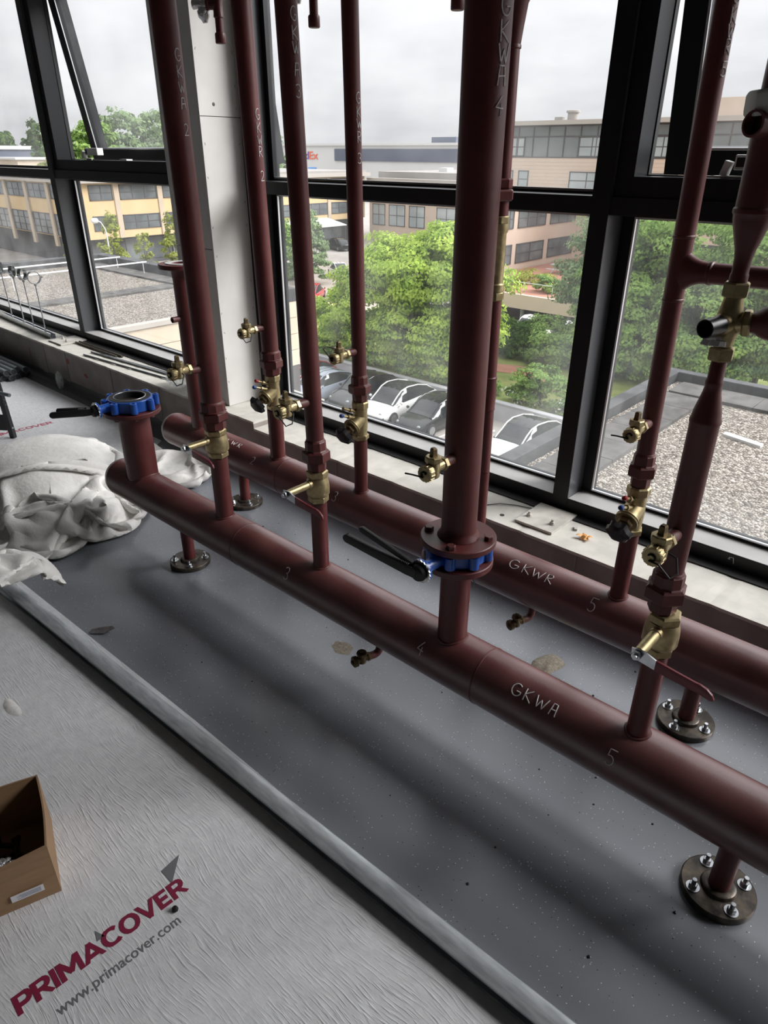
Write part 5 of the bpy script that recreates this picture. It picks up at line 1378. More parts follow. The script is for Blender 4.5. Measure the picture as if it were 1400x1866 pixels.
def gravel(name, a, b, c, scale):
    m = mat(name, a, 0.9)
    t = m.node_tree; bs = t.nodes['Principled BSDF']; tc = t.nodes.new('ShaderNodeTexCoord')
    v = t.nodes.new('ShaderNodeTexVoronoi'); v.inputs['Scale'].default_value = scale
    t.links.new(tc.outputs['Object'], v.inputs['Vector'])
    sp = t.nodes.new('ShaderNodeSeparateColor'); t.links.new(v.outputs['Color'], sp.inputs[0])
    cr = t.nodes.new('ShaderNodeValToRGB'); cr.color_ramp.elements[0].color = (*a, 1); cr.color_ramp.elements[1].color = (*c, 1)
    e = cr.color_ramp.elements.new(0.5); e.color = (*b, 1)
    t.links.new(sp.outputs[0], cr.inputs[0])
    n = t.nodes.new('ShaderNodeTexNoise'); n.inputs['Scale'].default_value = 1.3; n.inputs['Detail'].default_value = 4
    t.links.new(tc.outputs['Object'], n.inputs['Vector'])
    mr = t.nodes.new('ShaderNodeMapRange'); mr.inputs['To Min'].default_value = 0.65; mr.inputs['To Max'].default_value = 1.15
    t.links.new(n.outputs['Fac'], mr.inputs[0])
    mx = t.nodes.new('ShaderNodeMix'); mx.data_type = 'RGBA'; mx.blend_type = 'MULTIPLY'; mx.inputs[0].default_value = 1
    t.links.new(cr.outputs[0], mx.inputs[6]); t.links.new(mr.outputs[0], mx.inputs[7])
    t.links.new(mx.outputs[2], bs.inputs['Base Color'])
    inv = t.nodes.new('ShaderNodeMath'); inv.operation = 'SUBTRACT'; inv.inputs[0].default_value = 1.0
    t.links.new(v.outputs['Distance'], inv.inputs[1])
    bp = t.nodes.new('ShaderNodeBump'); bp.inputs['Strength'].default_value = 1.0; bp.inputs['Distance'].default_value = 0.025
    t.links.new(inv.outputs[0], bp.inputs['Height']); t.links.new(bp.outputs[0], bs.inputs['Normal'])
gravel('gravel', (0.07, 0.058, 0.046), (0.22, 0.19, 0.155), (0.50, 0.455, 0.40), 42)

def leaf_mat(name, a, b, c, nscale=0.9):
    m = bpy.data.materials.new(name); m.use_nodes = True; t = m.node_tree; t.nodes.clear()
    out = t.nodes.new('ShaderNodeOutputMaterial'); df = t.nodes.new('ShaderNodeBsdfDiffuse'); tl = t.nodes.new('ShaderNodeBsdfTranslucent')
    mx = t.nodes.new('ShaderNodeMixShader'); mx.inputs[0].default_value = 0.35
    tc = t.nodes.new('ShaderNodeTexCoord')
    n1 = t.nodes.new('ShaderNodeTexNoise'); n1.inputs['Scale'].default_value = nscale; n1.inputs['Detail'].default_value = 6; n1.inputs['Roughness'].default_value = 0.7
    t.links.new(tc.outputs['Object'], n1.inputs['Vector'])
    cr = t.nodes.new('ShaderNodeValToRGB'); cr.color_ramp.elements[0].position = 0.33; cr.color_ramp.elements[0].color = (*a, 1)
    cr.color_ramp.elements[1].position = 0.68; cr.color_ramp.elements[1].color = (*c, 1)
    e = cr.color_ramp.elements.new(0.5); e.color = (*b, 1)
    t.links.new(n1.outputs['Fac'], cr.inputs[0])
    t.links.new(cr.outputs[0], df.inputs[0]); t.links.new(cr.outputs[0], tl.inputs[0])
    t.links.new(df.outputs[0], mx.inputs[1]); t.links.new(tl.outputs[0], mx.inputs[2]); t.links.new(mx.outputs[0], out.inputs[0])
    MATS[name] = m
leaf_mat('leaf_bright', (0.24, 0.38, 0.08), (0.40, 0.54, 0.11), (0.56, 0.68, 0.15))
leaf_mat('leaf_mid', (0.17, 0.28, 0.09), (0.26, 0.39, 0.12), (0.38, 0.51, 0.15))
leaf_mat('leaf_dark', (0.055, 0.105, 0.035), (0.09, 0.16, 0.045), (0.15, 0.23, 0.06))
leaf_mat('leaf_grey', (0.17, 0.25, 0.13), (0.24, 0.33, 0.17), (0.33, 0.42, 0.21))
leaf_mat('leaf_yellow', (0.22, 0.27, 0.05), (0.32, 0.36, 0.08), (0.42, 0.44, 0.12))
leaf_mat('leaf_purple', (0.08, 0.03, 0.035), (0.13, 0.05, 0.05), (0.18, 0.09, 0.07))
leaf_mat('flower_white', (0.6, 0.6, 0.55), (0.7, 0.7, 0.65), (0.8, 0.8, 0.75))

def foliage(name, parent, blobs, n, size, m, seed, flat=0.55, clump=0.30, kc=46, top=0.25):
    rs = np.random.RandomState(seed)
    tot = sum(b[3] * b[4] for b in blobs); V = []; off = np.array(root_loc(parent))
    for (cx, cy, cz, rx, ry, rz) in blobs:
        nb = max(30, int(n * rx * ry / tot))
        d = rs.normal(size=(kc, 3)); d[:, 2] += top; d /= np.linalg.norm(d, axis=1)[:, None]
        rad = rs.uniform(0.60, 1.0, size=(kc, 1))
        cc = d * rad * np.array([rx, ry, rz])
        idx = rs.randint(0, kc, nb)
        e = rs.normal(size=(nb, 3)); e /= np.linalg.norm(e, axis=1)[:, None]
        e *= (rs.uniform(0.15, 1.0, size=(nb, 1)) ** 0.5) * clump * np.array([rx, ry, rz * flat])
        p = cc[idx] + e
        nrm = p / np.array([rx, ry, rz]) + e * 1.2 + rs.normal(size=(nb, 3)) * 0.55 + np.array([0, 0, 0.5])
        nrm /= np.linalg.norm(nrm, axis=1)[:, None]
        a = rs.normal(size=(nb, 3)); u = np.cross(nrm, a); u /= np.linalg.norm(u, axis=1)[:, None]; w = np.cross(nrm, u)
        s = size * rs.uniform(0.6, 1.35, size=(nb, 1))
        c = p + np.array([cx, cy, cz]) - off
        V.append(np.stack([c - u * s, c - w * s * 0.55, c + u * s, c + w * s * 0.55], axis=1).reshape(-1, 3))
    V = np.concatenate(V).astype(np.float32); nq = len(V) // 4
    me = bpy.data.meshes.new(name)
    me.vertices.add(len(V)); me.vertices.foreach_set('co', V.ravel())
    me.loops.add(nq * 4); me.loops.foreach_set('vertex_index', np.arange(nq * 4, dtype=np.int32))
    me.polygons.add(nq); me.polygons.foreach_set('loop_start', np.arange(0, nq * 4, 4, dtype=np.int32))
    me.update(calc_edges=True)
    me.materials.append(MATS[m])
    o = bpy.data.objects.new(name, me); COL.objects.link(o); o.parent = parent
    o['kind'] = 'stuff'
    return o
def tree(name, x, y, z0, trunk_h, tr, blobs, n, size, m, label, seed, cat='tree', group=None, branches=5, flat=0.55, clump=0.30, kc=46):
    t = thing(name, (x, y, z0), label, cat, group)
    rnd = random.Random(seed)
    mb = MB(); mb.tube([(x, y, z0), (x + 0.05, y, z0 + trunk_h * 0.5), (x, y + 0.05, z0 + trunk_h)], [tr, tr * 0.85, tr * 0.7], 8)
    for k in range(branches):
        b = blobs[k % len(blobs)]; a = rnd.uniform(0, 2 * PI)
        e = (b[0] + 0.5 * b[3] * math.cos(a), b[1] + 0.5 * b[4] * math.sin(a), b[2] + 0.2 * b[5])
        s = (x, y, z0 + trunk_h * rnd.uniform(0.7, 1.0)); mid = ((s[0] * 0.5 + e[0] * 0.5), (s[1] + e[1]) * 0.5, s[2] * 0.45 + e[2] * 0.55)
        mb.tube([s, mid, e], [tr * 0.55, tr * 0.38, tr * 0.15], 6)
    mb.build('trunk', 'bark', t)
    foliage('foliage', t, blobs, n, size, m, seed, flat, clump, kc)
    return t

# ground ------------------------------------------------------------------
tag(MB().b6(-420, 160, 2.7, 420, GZ - 0.5, GZ).build('ground', 'asphalt', smooth=0), kind='structure')
tag(MB().b6(-66, -40, 41, 64, GZ, GZ + 0.02).build('street', 'road_light', smooth=0), kind='structure')
gd = setting('garden', (-24, 38, GZ))
MB().b6(-39, -4, 28.8, 47.0, GZ, -9.85).build('lawn', 'grass', gd, 0)
m = MB().prism([(-23.5, 33.6), (-22.5, 33.7), (-20.5, 34.4), (-16, 32.2), (-8, 31.4), (-8, 32.8), (-16, 33.8), (-20.5, 36.2), (-22.5, 35.5), (-23.5, 35.3)], (0, 0, -9.849), (1, 0, 0), (0, 1, 0), (0, 0, 1), 0.02)
m.build('garden_path', 'red_path', gd, 0)
gw = setting('garden_wall', (-24, 28.65, GZ))
MB().b6(-46, -4, 28.5, 28.8, GZ, -9.6).build('wall_body', 'grey_wall', gw, 0)
MB().b6(-46, -4, 28.46, 28.84, -9.6, -9.54).build('coping', 'grey_wall', gw, 0)
bl = setting('parking_lines', (-22, 26, GZ))
for k in range(11):
    x = -35.8 + 2.45 * k
    MB().b6(x - 0.05, x + 0.05, 23.4, 28.4, GZ, GZ + 0.012).build('bay_line', 'bay_line', bl, 0)
pb = thing('planting_strip', (-24, 20.3, GZ), 'strip of dry yellow grass in front of the parked cars', 'planting')
MB().b6(-40, -8, 17.5, 22.6, GZ, GZ + 0.08).build('soil', 'dry_grass', pb, 0)
MB().b6(-40, -8, 22.6, 22.75, GZ, GZ + 0.14).build('kerb', 'grey_wall', pb, 0)
foliage('tufts', pb, [(-38 + 3 * k, 20.0, GZ + 0.25, 1.9, 2.3, 0.38) for k in range(10)], 5200, 0.14, 'leaf_yellow', 51, 0.8, 0.5, 30)

# cars ---------------------------------------------------------------------
def loft(secs, n_ring):
    vs = []; fs = []
    for s in secs: vs += s
    for k in range(len(secs) - 1):
        for i in range(n_ring):
            j = (i + 1) % n_ring; fs.append((k * n_ring + i, k * n_ring + j, (k + 1) * n_ring + j, (k + 1) * n_ring + i))
    fs += [tuple(range(n_ring)), tuple((len(secs) - 1) * n_ring + i for i in range(n_ring - 1, -1, -1))]
    return MB().add(vs, fs)
def car(x, y, rz, paint, roof, label, L=4.6, W=1.88, H=1.55, z=GZ):
    t = thing('parked_car', (x, y, z), label, 'car', 'parked cars outside', rz)
    h = L / 2; w = W / 2; k = H / 1.55
    def sec(xx, ww, zb, zs):
        half = [(ww * 0.90, zb), (ww, zb + 0.16), (ww * 1.0, zs - 0.22), (ww * 0.95, zs - 0.05), (ww * 0.80, zs), (ww * 0.4, zs + 0.025)]
        return [(xx, a, b) for a, b in half] + [(xx, -a, b) for a, b in reversed(half)]
    st = [(-h, w * 0.72, 0.42, 0.74), (-h + 0.06, w * 0.85, 0.30, 0.86), (-h + 0.35, w * 0.95, 0.22, 0.96), (-h * 0.55, w, 0.20, 0.97), (0, w, 0.20, 0.95), (h * 0.42, w, 0.20, 0.93), (h * 0.75, w * 0.96, 0.22, 0.82), (h - 0.22, w * 0.88, 0.26, 0.70), (h - 0.05, w * 0.74, 0.32, 0.60), (h, w * 0.60, 0.38, 0.52)]
    loft([sec(a, b, c * k, d * k) for a, b, c, d in st], 12).build('body', paint, t, 50, True)
    def gs(xx, wb, wt, zb, zt):
        half = [(wb, zb), (wb * 0.5 + wt * 0.5, (zb + zt) / 2 + 0.03), (wt, zt - 0.03), (wt * 0.75, zt), (wt * 0.3, zt + 0.015)]
        return [(xx, a, b) for a, b in half] + [(xx, -a, b) for a, b in reversed(half)]
    roofs = [(-h * 0.86, 0.80, 0.62, 0.92, 0.98), (-h * 0.62, 0.82, 0.64, 0.92, 1.30), (-h * 0.30, 0.84, 0.66, 0.92, 1.49), (0.05 * h, 0.85, 0.66, 0.92, 1.55), (0.25 * h, 0.85, 0.64, 0.92, 1.45), (0.40 * h, 0.84, 0.64, 0.90, 1.22), (0.58 * h, 0.82, 0.68, 0.86, 0.93)]
    g = loft([gs(a, b * w / 0.94, c * w / 0.94, d * k, e * k) for a, b, c, d, e in roofs], 10).build('windows', 'car_glass', t, 45, True)
    # roof panel and pillars
    P = []
    for a, b, c, d, e in roofs[2:5]:
        P.append([(a, q * c * w / 0.94 * 0.92, e * k + 0.018 - 0.012 * abs(q)) for q in (-1, -0.5, 0, 0.5, 1)])
    rp = MB().grid(P); vs = list(rp.v); rp.add([(p[0], p[1], p[2] - 0.03) for p in vs], [tuple(reversed(f)) for f in rp.f])
    rp.build('roof', roof, t, 45, True)
    for s in (-1, 1):
        pts = [(a, s * (c * w / 0.94 + 0.004), e * k - 0.012) for a, b, c, d, e in roofs]
        MB().tube(pts, 0.035, 6).build('pillar', paint, t, 60, True)
        MB().tube([(0.12 * h, s * 0.80 * w, 0.93 * k), (0.08 * h, s * 0.68 * w, 1.48 * k)], 0.03, 6).build('pillar', 'car_black', t, 60, True)
        MB().lathe((0.42 * h, s * (w + 0.02), 0.98 * k), (0, s, 0), [(0, 0.05), (0.05, 0.08), (0.12, 0.06)], 8).build('mirror', paint, t, 45, True)
        MB().lathe((h - 0.16, s * w * 0.68, 0.62 * k), (1, s * 0.4, 0.4), [(0, 0.10), (0.03, 0.08)], 8).build('headlight', 'win_pane_light', t, 45, True)
        for xx in (-h * 0.62, h * 0.64):
            wh = MB().lathe((xx, s * (w - 0.20), 0.33), (0, s, 0), [(0, 0.32), (0.02, 0.335), (0.19, 0.335), (0.21, 0.31), (0.212, 0.22)], 20).build('wheel', 'tyre', t, 45, True)
            MB().lathe((xx, s * (w + 0.012), 0.33), (0, s, 0), [(0, 0.215), (0.006, 0.20), (0.002, 0.06)], 16).build('rim', 'rim', wh, 45, True)
    return t
N90 = -PI / 2
car(-22.35, 25.9, N90 + 0.03, 'car_white', 'car_glass', 'white car with black glass roof parked in the middle of the row', 4.75, 1.92, 1.60)
car(-19.85, 25.9, N90, 'car_black', 'car_glass', 'black car parked right of the white one with black roof', 4.7, 1.9, 1.5)
car(-14.75, 25.9, N90 - 0.03, 'car_white', 'car_glass', 'white car half hidden by the gravel roof edge', 4.7, 1.9, 1.5)
car(-24.85, 26.1, N90, 'car_black', 'car_black', 'black car parked left of the white one with black roof', 4.5, 1.85, 1.6)
car(-27.3, 25.2, N90, 'car_blue', 'car_blue', 'pale blue-grey car parked right of the red car', 4.4, 1.82, 1.48)
car(-29.75, 25.9, N90, 'car_red', 'car_red', 'small red car in the parking row', 4.2, 1.78, 1.46)
car(-32.2, 26.1, N90, 'car_black', 'car_black', 'dark car at the far end of the parking row', 4.5, 1.85, 1.5)
car(-56.6, 55.2, 2.6, 'car_white', 'car_white', 'white small car driving on the far street', 3.9, 1.7, 1.5)
car(-73.5, 71.7, 2.9, 'car_black', 'car_black', 'dark car under the white awning far away', 4.8, 1.9, 1.6)
car(-48.6, 44.0, 2.2, 'car_red', 'car_red', 'red car on the far street seen past the riser', 4.4, 1.8, 1.5)
car(-45.6, 45.6, 2.2, 'car_black', 'car_black', 'black car on the far street beside the big tree', 4.6, 1.85, 1.6)
car(-40.8, 38.6, 2.0, 'car_yellow', 'car_yellow', 'yellow-green car half covered by the big tree', 4.2, 1.8, 1.5)
car(-24.6, 42.6, N90, 'car_white', 'car_white', 'white car behind the bushes below the garden deck', 4.4, 1.85, 1.5, -9.84)
car(-21.6, 42.6, N90, 'car_white', 'car_white', 'white car behind the right bush below the garden deck', 4.4, 1.85, 1.5, -9.84)
car(-14.5, 47.6, N90, 'car_white', 'car_white', 'white car glimpsed under the trees beyond the gravel roof', 4.5, 1.85, 1.6)

# lower wings with gravel roofs ------------------------------------------------
rw = setting('roof_right', (0, 6.2, -1.2))
MB().b6(-3.2, 6.0, 2.75, 9.36, GZ, -1.16).build('wing_body', 'cladding_board', rw, 0)
MB().b6(-3.07, 6.0, 2.75, 9.24, -1.16, -1.125).build('gravel_bed', 'gravel', rw, 0)
MB().b6(-3.24, -3.08, 2.75, 9.41, -1.16, -1.0).build('roof_kerb', 'curb_metal', rw, 0, bevel=0.01)
MB().b6(-3.08, 6.0, 9.25, 9.41, -1.16, -1.0).build('roof_kerb', 'curb_metal', rw, 0, bevel=0.01)
random.seed(8)
for k in range(12):
    y0 = 3.05 + 0.503 * k
    if y0 + 0.5 > 9.0: break
    MB().box((-2.72, y0 + 0.25, -1.108), (0.496, 0.496, 0.045), Matrix.Rotation(random.uniform(-0.012, 0.012), 3, 'Z')).build('paving_slab', 'roof_slab', rw, 0)
for k in range(15):
    x0 = -2.96 + 0.503 * k
    MB().box((x0 + 0.25, 8.90, -1.108), (0.496, 0.496, 0.045), Matrix.Rotation(random.uniform(-0.012, 0.012), 3, 'Z')).build('paving_slab', 'roof_slab', rw, 0)
tag(MB().box((-1.72, 7.55, -1.105), (0.42, 0.06, 0.03), Matrix.Rotation(-0.25, 3, 'Z') @ Matrix.Rotation(0.2, 3, 'X')).build('white_strip', 'hall_white', None, 0), 'white plastic strip lying on the gravel roof', 'strip')

lw = setting('roof_left', (-15.5, 6, -1.2))
MB().b6(-19.6, -11.60, 2.75, 9.9, GZ, -1.24).build('wing_body', 'grey_wall', lw, 0)
MB().b6(-19.4, -11.62, 2.75, 9.65, -1.24, -1.20).build('gravel_bed', 'gravel', lw, 0)
MB().b6(-19.7, -19.4, 2.75, 9.95, -1.24, -0.98).build('roof_kerb', 'curb_metal', lw, 0, bevel=0.01)
MB().b6(-19.4, -11.46, 9.65, 9.95, -1.24, -0.98).build('roof_kerb', 'curb_metal', lw, 0, bevel=0.01)
MB().b6(-11.62, -11.44, 2.75, 9.64, -1.24, -1.16).build('roof_edge', 'eave_beige', lw, 0)
for k in range(15):
    MB().b6(-19.2 + 0.505 * k, -18.704 + 0.505 * k, 9.05, 9.546, -1.20, -1.16).build('paving_slab', 'roof_slab', lw, 0)
for k in range(11):
    MB().b6(-14.9, -14.404, 3.4 + 0.505 * k, 3.896 + 0.505 * k, -1.20, -1.16).build('paving_slab', 'roof_slab', lw, 0)
for k in range(4):
    z1 = -1.245 - 0.345 * k
    MB().b6(-11.598, -11.48, 2.75, 9.93, z1 - 0.335, z1).build('cladding_board', 'cladding_board', lw, 0, bevel=0.004)
MB().b6(-11.598, -11.48, 2.75, 9.93, GZ, -5.6).build('cladding_board', 'cladding_board', lw, 0)
MB().b6(-11.598, -11.50, 9.55, 9.93, -5.6, -2.63).build('corner_post', 'win_frame_far', lw, 0)
for k in range(4):
    y0 = 2.9 + 1.68 * k
    f = bar_frame  # frames turned to face +X
    m = MB(); m.b6(-11.56, -11.47, y0, y0 + 0.08, -5.6, -2.64); m.b6(-11.56, -11.47, y0 + 1.56, y0 + 1.64, -5.6, -2.64); m.b6(-11.56, -11.47, y0 + 0.08, y0 + 1.56, -5.6, -5.5); m.b6(-11.56, -11.47, y0 + 0.08, y0 + 1.56, -2.74, -2.64)
    wn = m.build('window', 'win_frame_far', lw, 0)
    MB().b6(-11.55, -11.53, y0 + 0.08, y0 + 1.56, -5.5, -2.74).build('pane', 'win_pane_light', wn, 0)
for x, nm in ((-17.95, 'farther'), (-16.65, 'nearer')):
    t = thing('roof_rail', (x, 6.5, -1.195), 'thin white rail across the left gravel roof, the %s one' % nm, 'rail')
    MB().cyl((x, 2.9, -0.9), (x, 9.5, -0.9), 0.018, 8).build('rail', 'sign_white', t)
    for y in (3.0, 6.2, 9.4): MB().cyl((x, y, -1.195), (x, y, -0.9), 0.007, 8).build('post', 'sign_white', t)

# buildings ----------------------------------------------------------------
def wbox(m, O, U, N, u0, u1, z0, z1, d0, d1):
    """box on a facade: along U, height z, depth along outward normal N"""
    O = Vector(O); U = Vector(U); N = Vector(N)
    pts = [O + U * u + N * d + Vector((0, 0, z)) for z in (z0, z1) for d in (d0, d1) for u in (u0, u1)]
    m.add(pts, [(0, 2, 3, 1), (4, 5, 7, 6), (0, 1, 5, 4), (2, 6, 7, 3), (0, 4, 6, 2), (1, 3, 7, 5)])
    return m
def window(parent, O, U, N, u0, u1, z0, z1, nc=3, nr=2, pane='win_pane_far', fw_=0.09):
    m = MB()
    wbox(m, O, U, N, u0, u0 + fw_, z0, z1, 0.0, 0.08); wbox(m, O, U, N, u1 - fw_, u1, z0, z1, 0.0, 0.08)
    wbox(m, O, U, N, u0, u1, z0, z0 + fw_, 0.0, 0.08); wbox(m, O, U, N, u0, u1, z1 - fw_, z1, 0.0, 0.08)
    for c in range(1, nc):
        u = u0 + (u1 - u0) * c / nc; wbox(m, O, U, N, u - 0.04, u + 0.04, z0, z1, 0.0, 0.07)
    for r_ in range(1, nr):
        z = z0 + (z1 - z0) * r_ / nr; wbox(m, O, U, N, u0, u1, z - 0.035, z + 0.035, 0.0, 0.065)
    w = m.build('window', 'win_frame_far', parent, 0)
    wbox(MB(), O, U, N, u0 + 0.02, u1 - 0.02, z0 + 0.02, z1 - 0.02, 0.0, 0.03).build('pane', pane, w, 0)
    return w
# A: yellow office block, long side facing +X
A = thing('office_block', (-90, 60, GZ), 'yellow and beige office block with bands of dark windows at left', 'building')
MB().b6(-112, -80.0, 38.6, 84, -7.3, -1.5).build('walls', 'yellow_render', A, 0)
MB().b6(-111, -81.2, 39.8, 84, GZ, -7.3).build('ground_floor', 'dark_base', A, 0)
rf = MB().b6(-113, -79.2, 37.8, 84.5, -1.5, -1.05).build('roof', 'eave_beige', A, 0)
MB().b6(-112.4, -79.8, 38.4, 84.2, -1.05, -0.75).build('roof_upstand', 'roof_far', rf, 0)
O = (-80.0, 0, 0); U = (0, 1, 0); N = (1, 0, 0)
for k in range(8):
    u = 43.55 + 5.55 * k - 5.55 * (k == 8)
    if u + 4.7 < 83.5:
        window(A, O, U, N, u, u + 4.75, -3.30, -1.72, 3, 2); window(A, O, U, N, u, u + 4.75, -6.45, -4.88, 3, 2)
    wbox(MB(), O, U, N, u - 0.72, u - 0.08, -7.3, -1.5, 0.0, 0.10).build('pier', 'beige_pier', A, 0)
window(A, O, U, N, 39.9, 42.7, -3.30, -1.72, 2, 2); window(A, O, U, N, 39.9, 42.7, -6.45, -4.88, 2, 2)
O2 = (0, 38.6, 0); U2 = (1, 0, 0); N2 = (0, -1, 0)
for k in range(5):
    u1_ = -81.5 - 5.9 * k
    window(A, O2, U2, N2, u1_ - 5.0, u1_, -3.30, -1.72, 3, 2); window(A, O2, U2, N2, u1_ - 5.0, u1_, -7.2, -4.88, 3, 3)
    wbox(MB(), O2, U2, N2, u1_ + 0.12, u1_ + 0.85, -8.4, -1.5, 0.0, 0.25).build('pier', 'beige_pier', A, 0)
for k in range(6):
    u = 44 + 6.2 * k; wbox(MB(), (-81.2, 0, 0), U, N, u, u + 5.0, -10.0, -7.6, 0.0, 0.06).build('shop_pane', 'win_pane_far', A, 0)
# D: link building facing the camera
Dd = thing('link_building', (-70, 90, GZ), 'low beige building with flat roof between the yellow block and the pink block', 'building')
MB().b6(-79.9, -53.6, 85, 118, GZ, -2.3).build('walls', 'pink_clad', Dd, 0)
rf = MB().b6(-80.2, -53.2, 84.7, 118.6, -2.3, -1.75).build('roof', 'eave_beige', Dd, 0)
MB().b6(-79.4, -54, 86.5, 118, -1.75, -0.9).build('roof_deck', 'roof_far', rf, 0)
O3 = (0, 85, 0)
for (u0, u1) in ((-79.2, -76.6), (-75.8, -72.6), (-71.8, -68.8), (-66.6, -63.0), (-62, -58.4)):
    window(Dd, O3, U2, N2, u0, u1, -4.35, -2.75, 3, 3, 'win_pane_far'); window(Dd, O3, U2, N2, u0, u1, -8.3, -5.3, 2, 2, 'win_pane_light')
m = MB().b6(-72.0, -70.4, 92, 93.6, -0.9, -0.35); m.build('skylight', 'hall_white', rf, 0)
m = MB().b6(-67.2, -62.4, 92, 95, -0.9, 0.25); m.build('plant_box', 'win_frame_far', rf, 0)
for s in (-1, 1):
    MB().tube([(-68.8, 96, 0.9), (-68.8 + 1.3 * s, 96, -0.9)], 0.09, 6).build('frame_bar', 'hall_white', rf)
    MB().tube([(-68.2, 98, 0.9), (-68.2 + 1.3 * s, 98, -0.9)], 0.09, 6).build('frame_bar', 'hall_white', rf)
aw = thing('awning', (-77, 74, -7.2), 'white awning over the dark car far away', 'awning')
MB().prism([(-79.0, -6.8), (-75.0, -7.5), (-75.0, -7.6), (-79.0, -6.95)], (0, 66, 0), (1, 0, 0), (0, 0, 1), (0, 1, 0), 9).build('cloth', 'awning', aw, 0)
for y in (66.2, 74.8): MB().cyl((-75.1, y, GZ), (-75.1, y, -7.56), 0.06, 8).build('post', 'win_frame_far', aw)
# B and C: pink block
Bb = thing('pink_block', (-35, 80, GZ), 'tall pink clad office block with dark glazed top storey', 'building')
MB().b6(-52, -8, 73, 95, GZ, 1.2).build('walls', 'pink_clad', Bb, 0)
MB().b6(-51.9, -8, 73.05, 95, 1.2, 4.25).build('glass_storey', 'glass_band', Bb, 0)
rf = MB().b6(-53, -8, 71.9, 96, 4.25, 4.65).build('roof', 'eave_beige', Bb, 0)
MB().b6(-27.5, -8, 74.5, 92, 4.65, 6.2).build('roof_storey', 'pink_clad', rf, 0)
MB().lathe((-41.1, 75, 4.65), (0, 0, 1), [(0, 0.55), (0.75, 0.55), (0.78, 0.72), (0.95, 0.72), (1.0, 0.6)], 16).build('chimney', 'roof_far', rf)
MB().b6(-43.0, -42.2, 74.6, 75.4, 4.65, 5.05).build('vent_cowl', 'roof_far', rf, 0)
OB = (0, 73, 0)
for k in range(24):
    u = -51.8 + 1.85 * k
    wbox(MB(), OB, U2, N2, u - 0.04, u + 0.04, 1.25, 4.22, 0.0, 0.06).build('glazing_bar', 'win_frame_far', Bb, 0)
for z in (1.25, 3.20, 4.15): wbox(MB(), OB, U2, N2, -51.9, -8, z - 0.05, z + 0.05, 0.0, 0.055).build('glazing_bar', 'win_frame_far', Bb, 0)
for (u0, u1) in ((-48.4, -45.4), (-39.0, -34.3), (-31.6, -27.0), (-22.4, -18.6)): window(Bb, OB, U2, N2, u0, u1, 1.32, 3.15, 3, 2, 'win_pane_light')
for (u0, u1) in ((-47.6, -46.6), (-45.9, -44.6), (-39.6, -35.6), (-31.4, -28.2), (-24, -20)):
    window(Bb, OB, U2, N2, u0, u1, -1.75, -0.05, 2 if u1 - u0 > 2 else 1, 2, 'win_pane_light')
for (u0, u1) in ((-36.9, -33.4), (-31.5, -28.0), (-25.6, -22)):
    window(Bb, OB, U2, N2, u0, u1, -7.95, -6.1, 2, 2); window(Bb, OB, U2, N2, u0, u1, -4.7, -3.05, 2, 2)
for k in range(11):
    z = -0.35 * k + 0.8
    wbox(MB(), OB, U2, N2, -52, -8, z - 0.012, z + 0.012, 0.0, 0.012).build('cladding_joint', 'beige_pier', Bb, 0)
MB().b6(-40.6, -38.0, 57.6, 72.99, GZ, -2.1).build('side_wing', 'pink_clad', Bb, 0)
MB().b6(-40.8, -37.6, 57.3, 72.99, -2.1, -1.8).build('side_roof', 'eave_beige', Bb, 0)
OC = (-38.0, 0, 0)
for (u0, u1) in ((58.2, 60.3), (61.1, 66.2), (67.1, 72.3)):
    window(Bb, OC, U, N, u0, u1, -7.95, -6.15, 2, 2); window(Bb, OC, U, N, u0, u1, -4.75, -3.0, 3, 2)
# garden deck above the car park
dk = setting('garden_deck', (-24, 58, -8.6))
MB().b6(-37.9, -6, 48.1, 72.9, -8.95, -8.55).build('deck_slab', 'red_path', dk, 0)
MB().b6(-31.5, -6, 47.75, 48.09, -9.15, -8.1).build('edge_beam', 'pink_clad', dk, 0)
for x in (-29.0, -24.9, -20.6, -16.2): MB().cyl((x, 48.4, -10.49), (x, 48.4, -8.96), 0.16, 14).build('deck_column', 'grey_wall', dk)
MB().b6(-37.5, -6, 60, 60.3, GZ, -8.96).build('car_park_wall', 'dark_base', dk, 0)
m = MB().prism([(-33.6, -10.49), (-33.2, -10.49), (-30.6, -8.96), (-31.2, -8.96)], (0, 47.8, 0), (1, 0, 0), (0, 0, 1), (0, 1, 0), 0.5); m.build('ramp_beam', 'grey_wall', dk, 0)
MB().tube([(-31.4, 47.9, -7.2), (-6, 47.9, -7.2)], 0.03, 6).build('handrail', 'hall_white', dk)
for k in range(11): MB().cyl((-31.3 + 2.5 * k, 47.9, -8.1), (-31.3 + 2.5 * k, 47.9, -7.2), 0.025, 6).build('rail_post', 'hall_white', dk)
# picnic table on the deck
pt = thing('picnic_table', (-33.0, 62.5, -8.55), 'grey wooden picnic table on the red garden deck', 'table')
MB().b6(-34.6, -31.6, 62.0, 62.9, -7.85, -7.78).build('table_top', 'grey_wall', pt, 0)
for y in (61.4, 63.4): MB().b6(-34.6, -31.6, y - 0.15, y + 0.15, -8.15, -8.1).build('bench', 'grey_wall', pt, 0)
for x in (-34.1, -32.1):
    MB().tube([(x, 61.3, -8.54), (x, 62.45, -7.85), (x, 63.5, -8.54)], 0.05, 6).build('leg', 'grey_wall', pt)
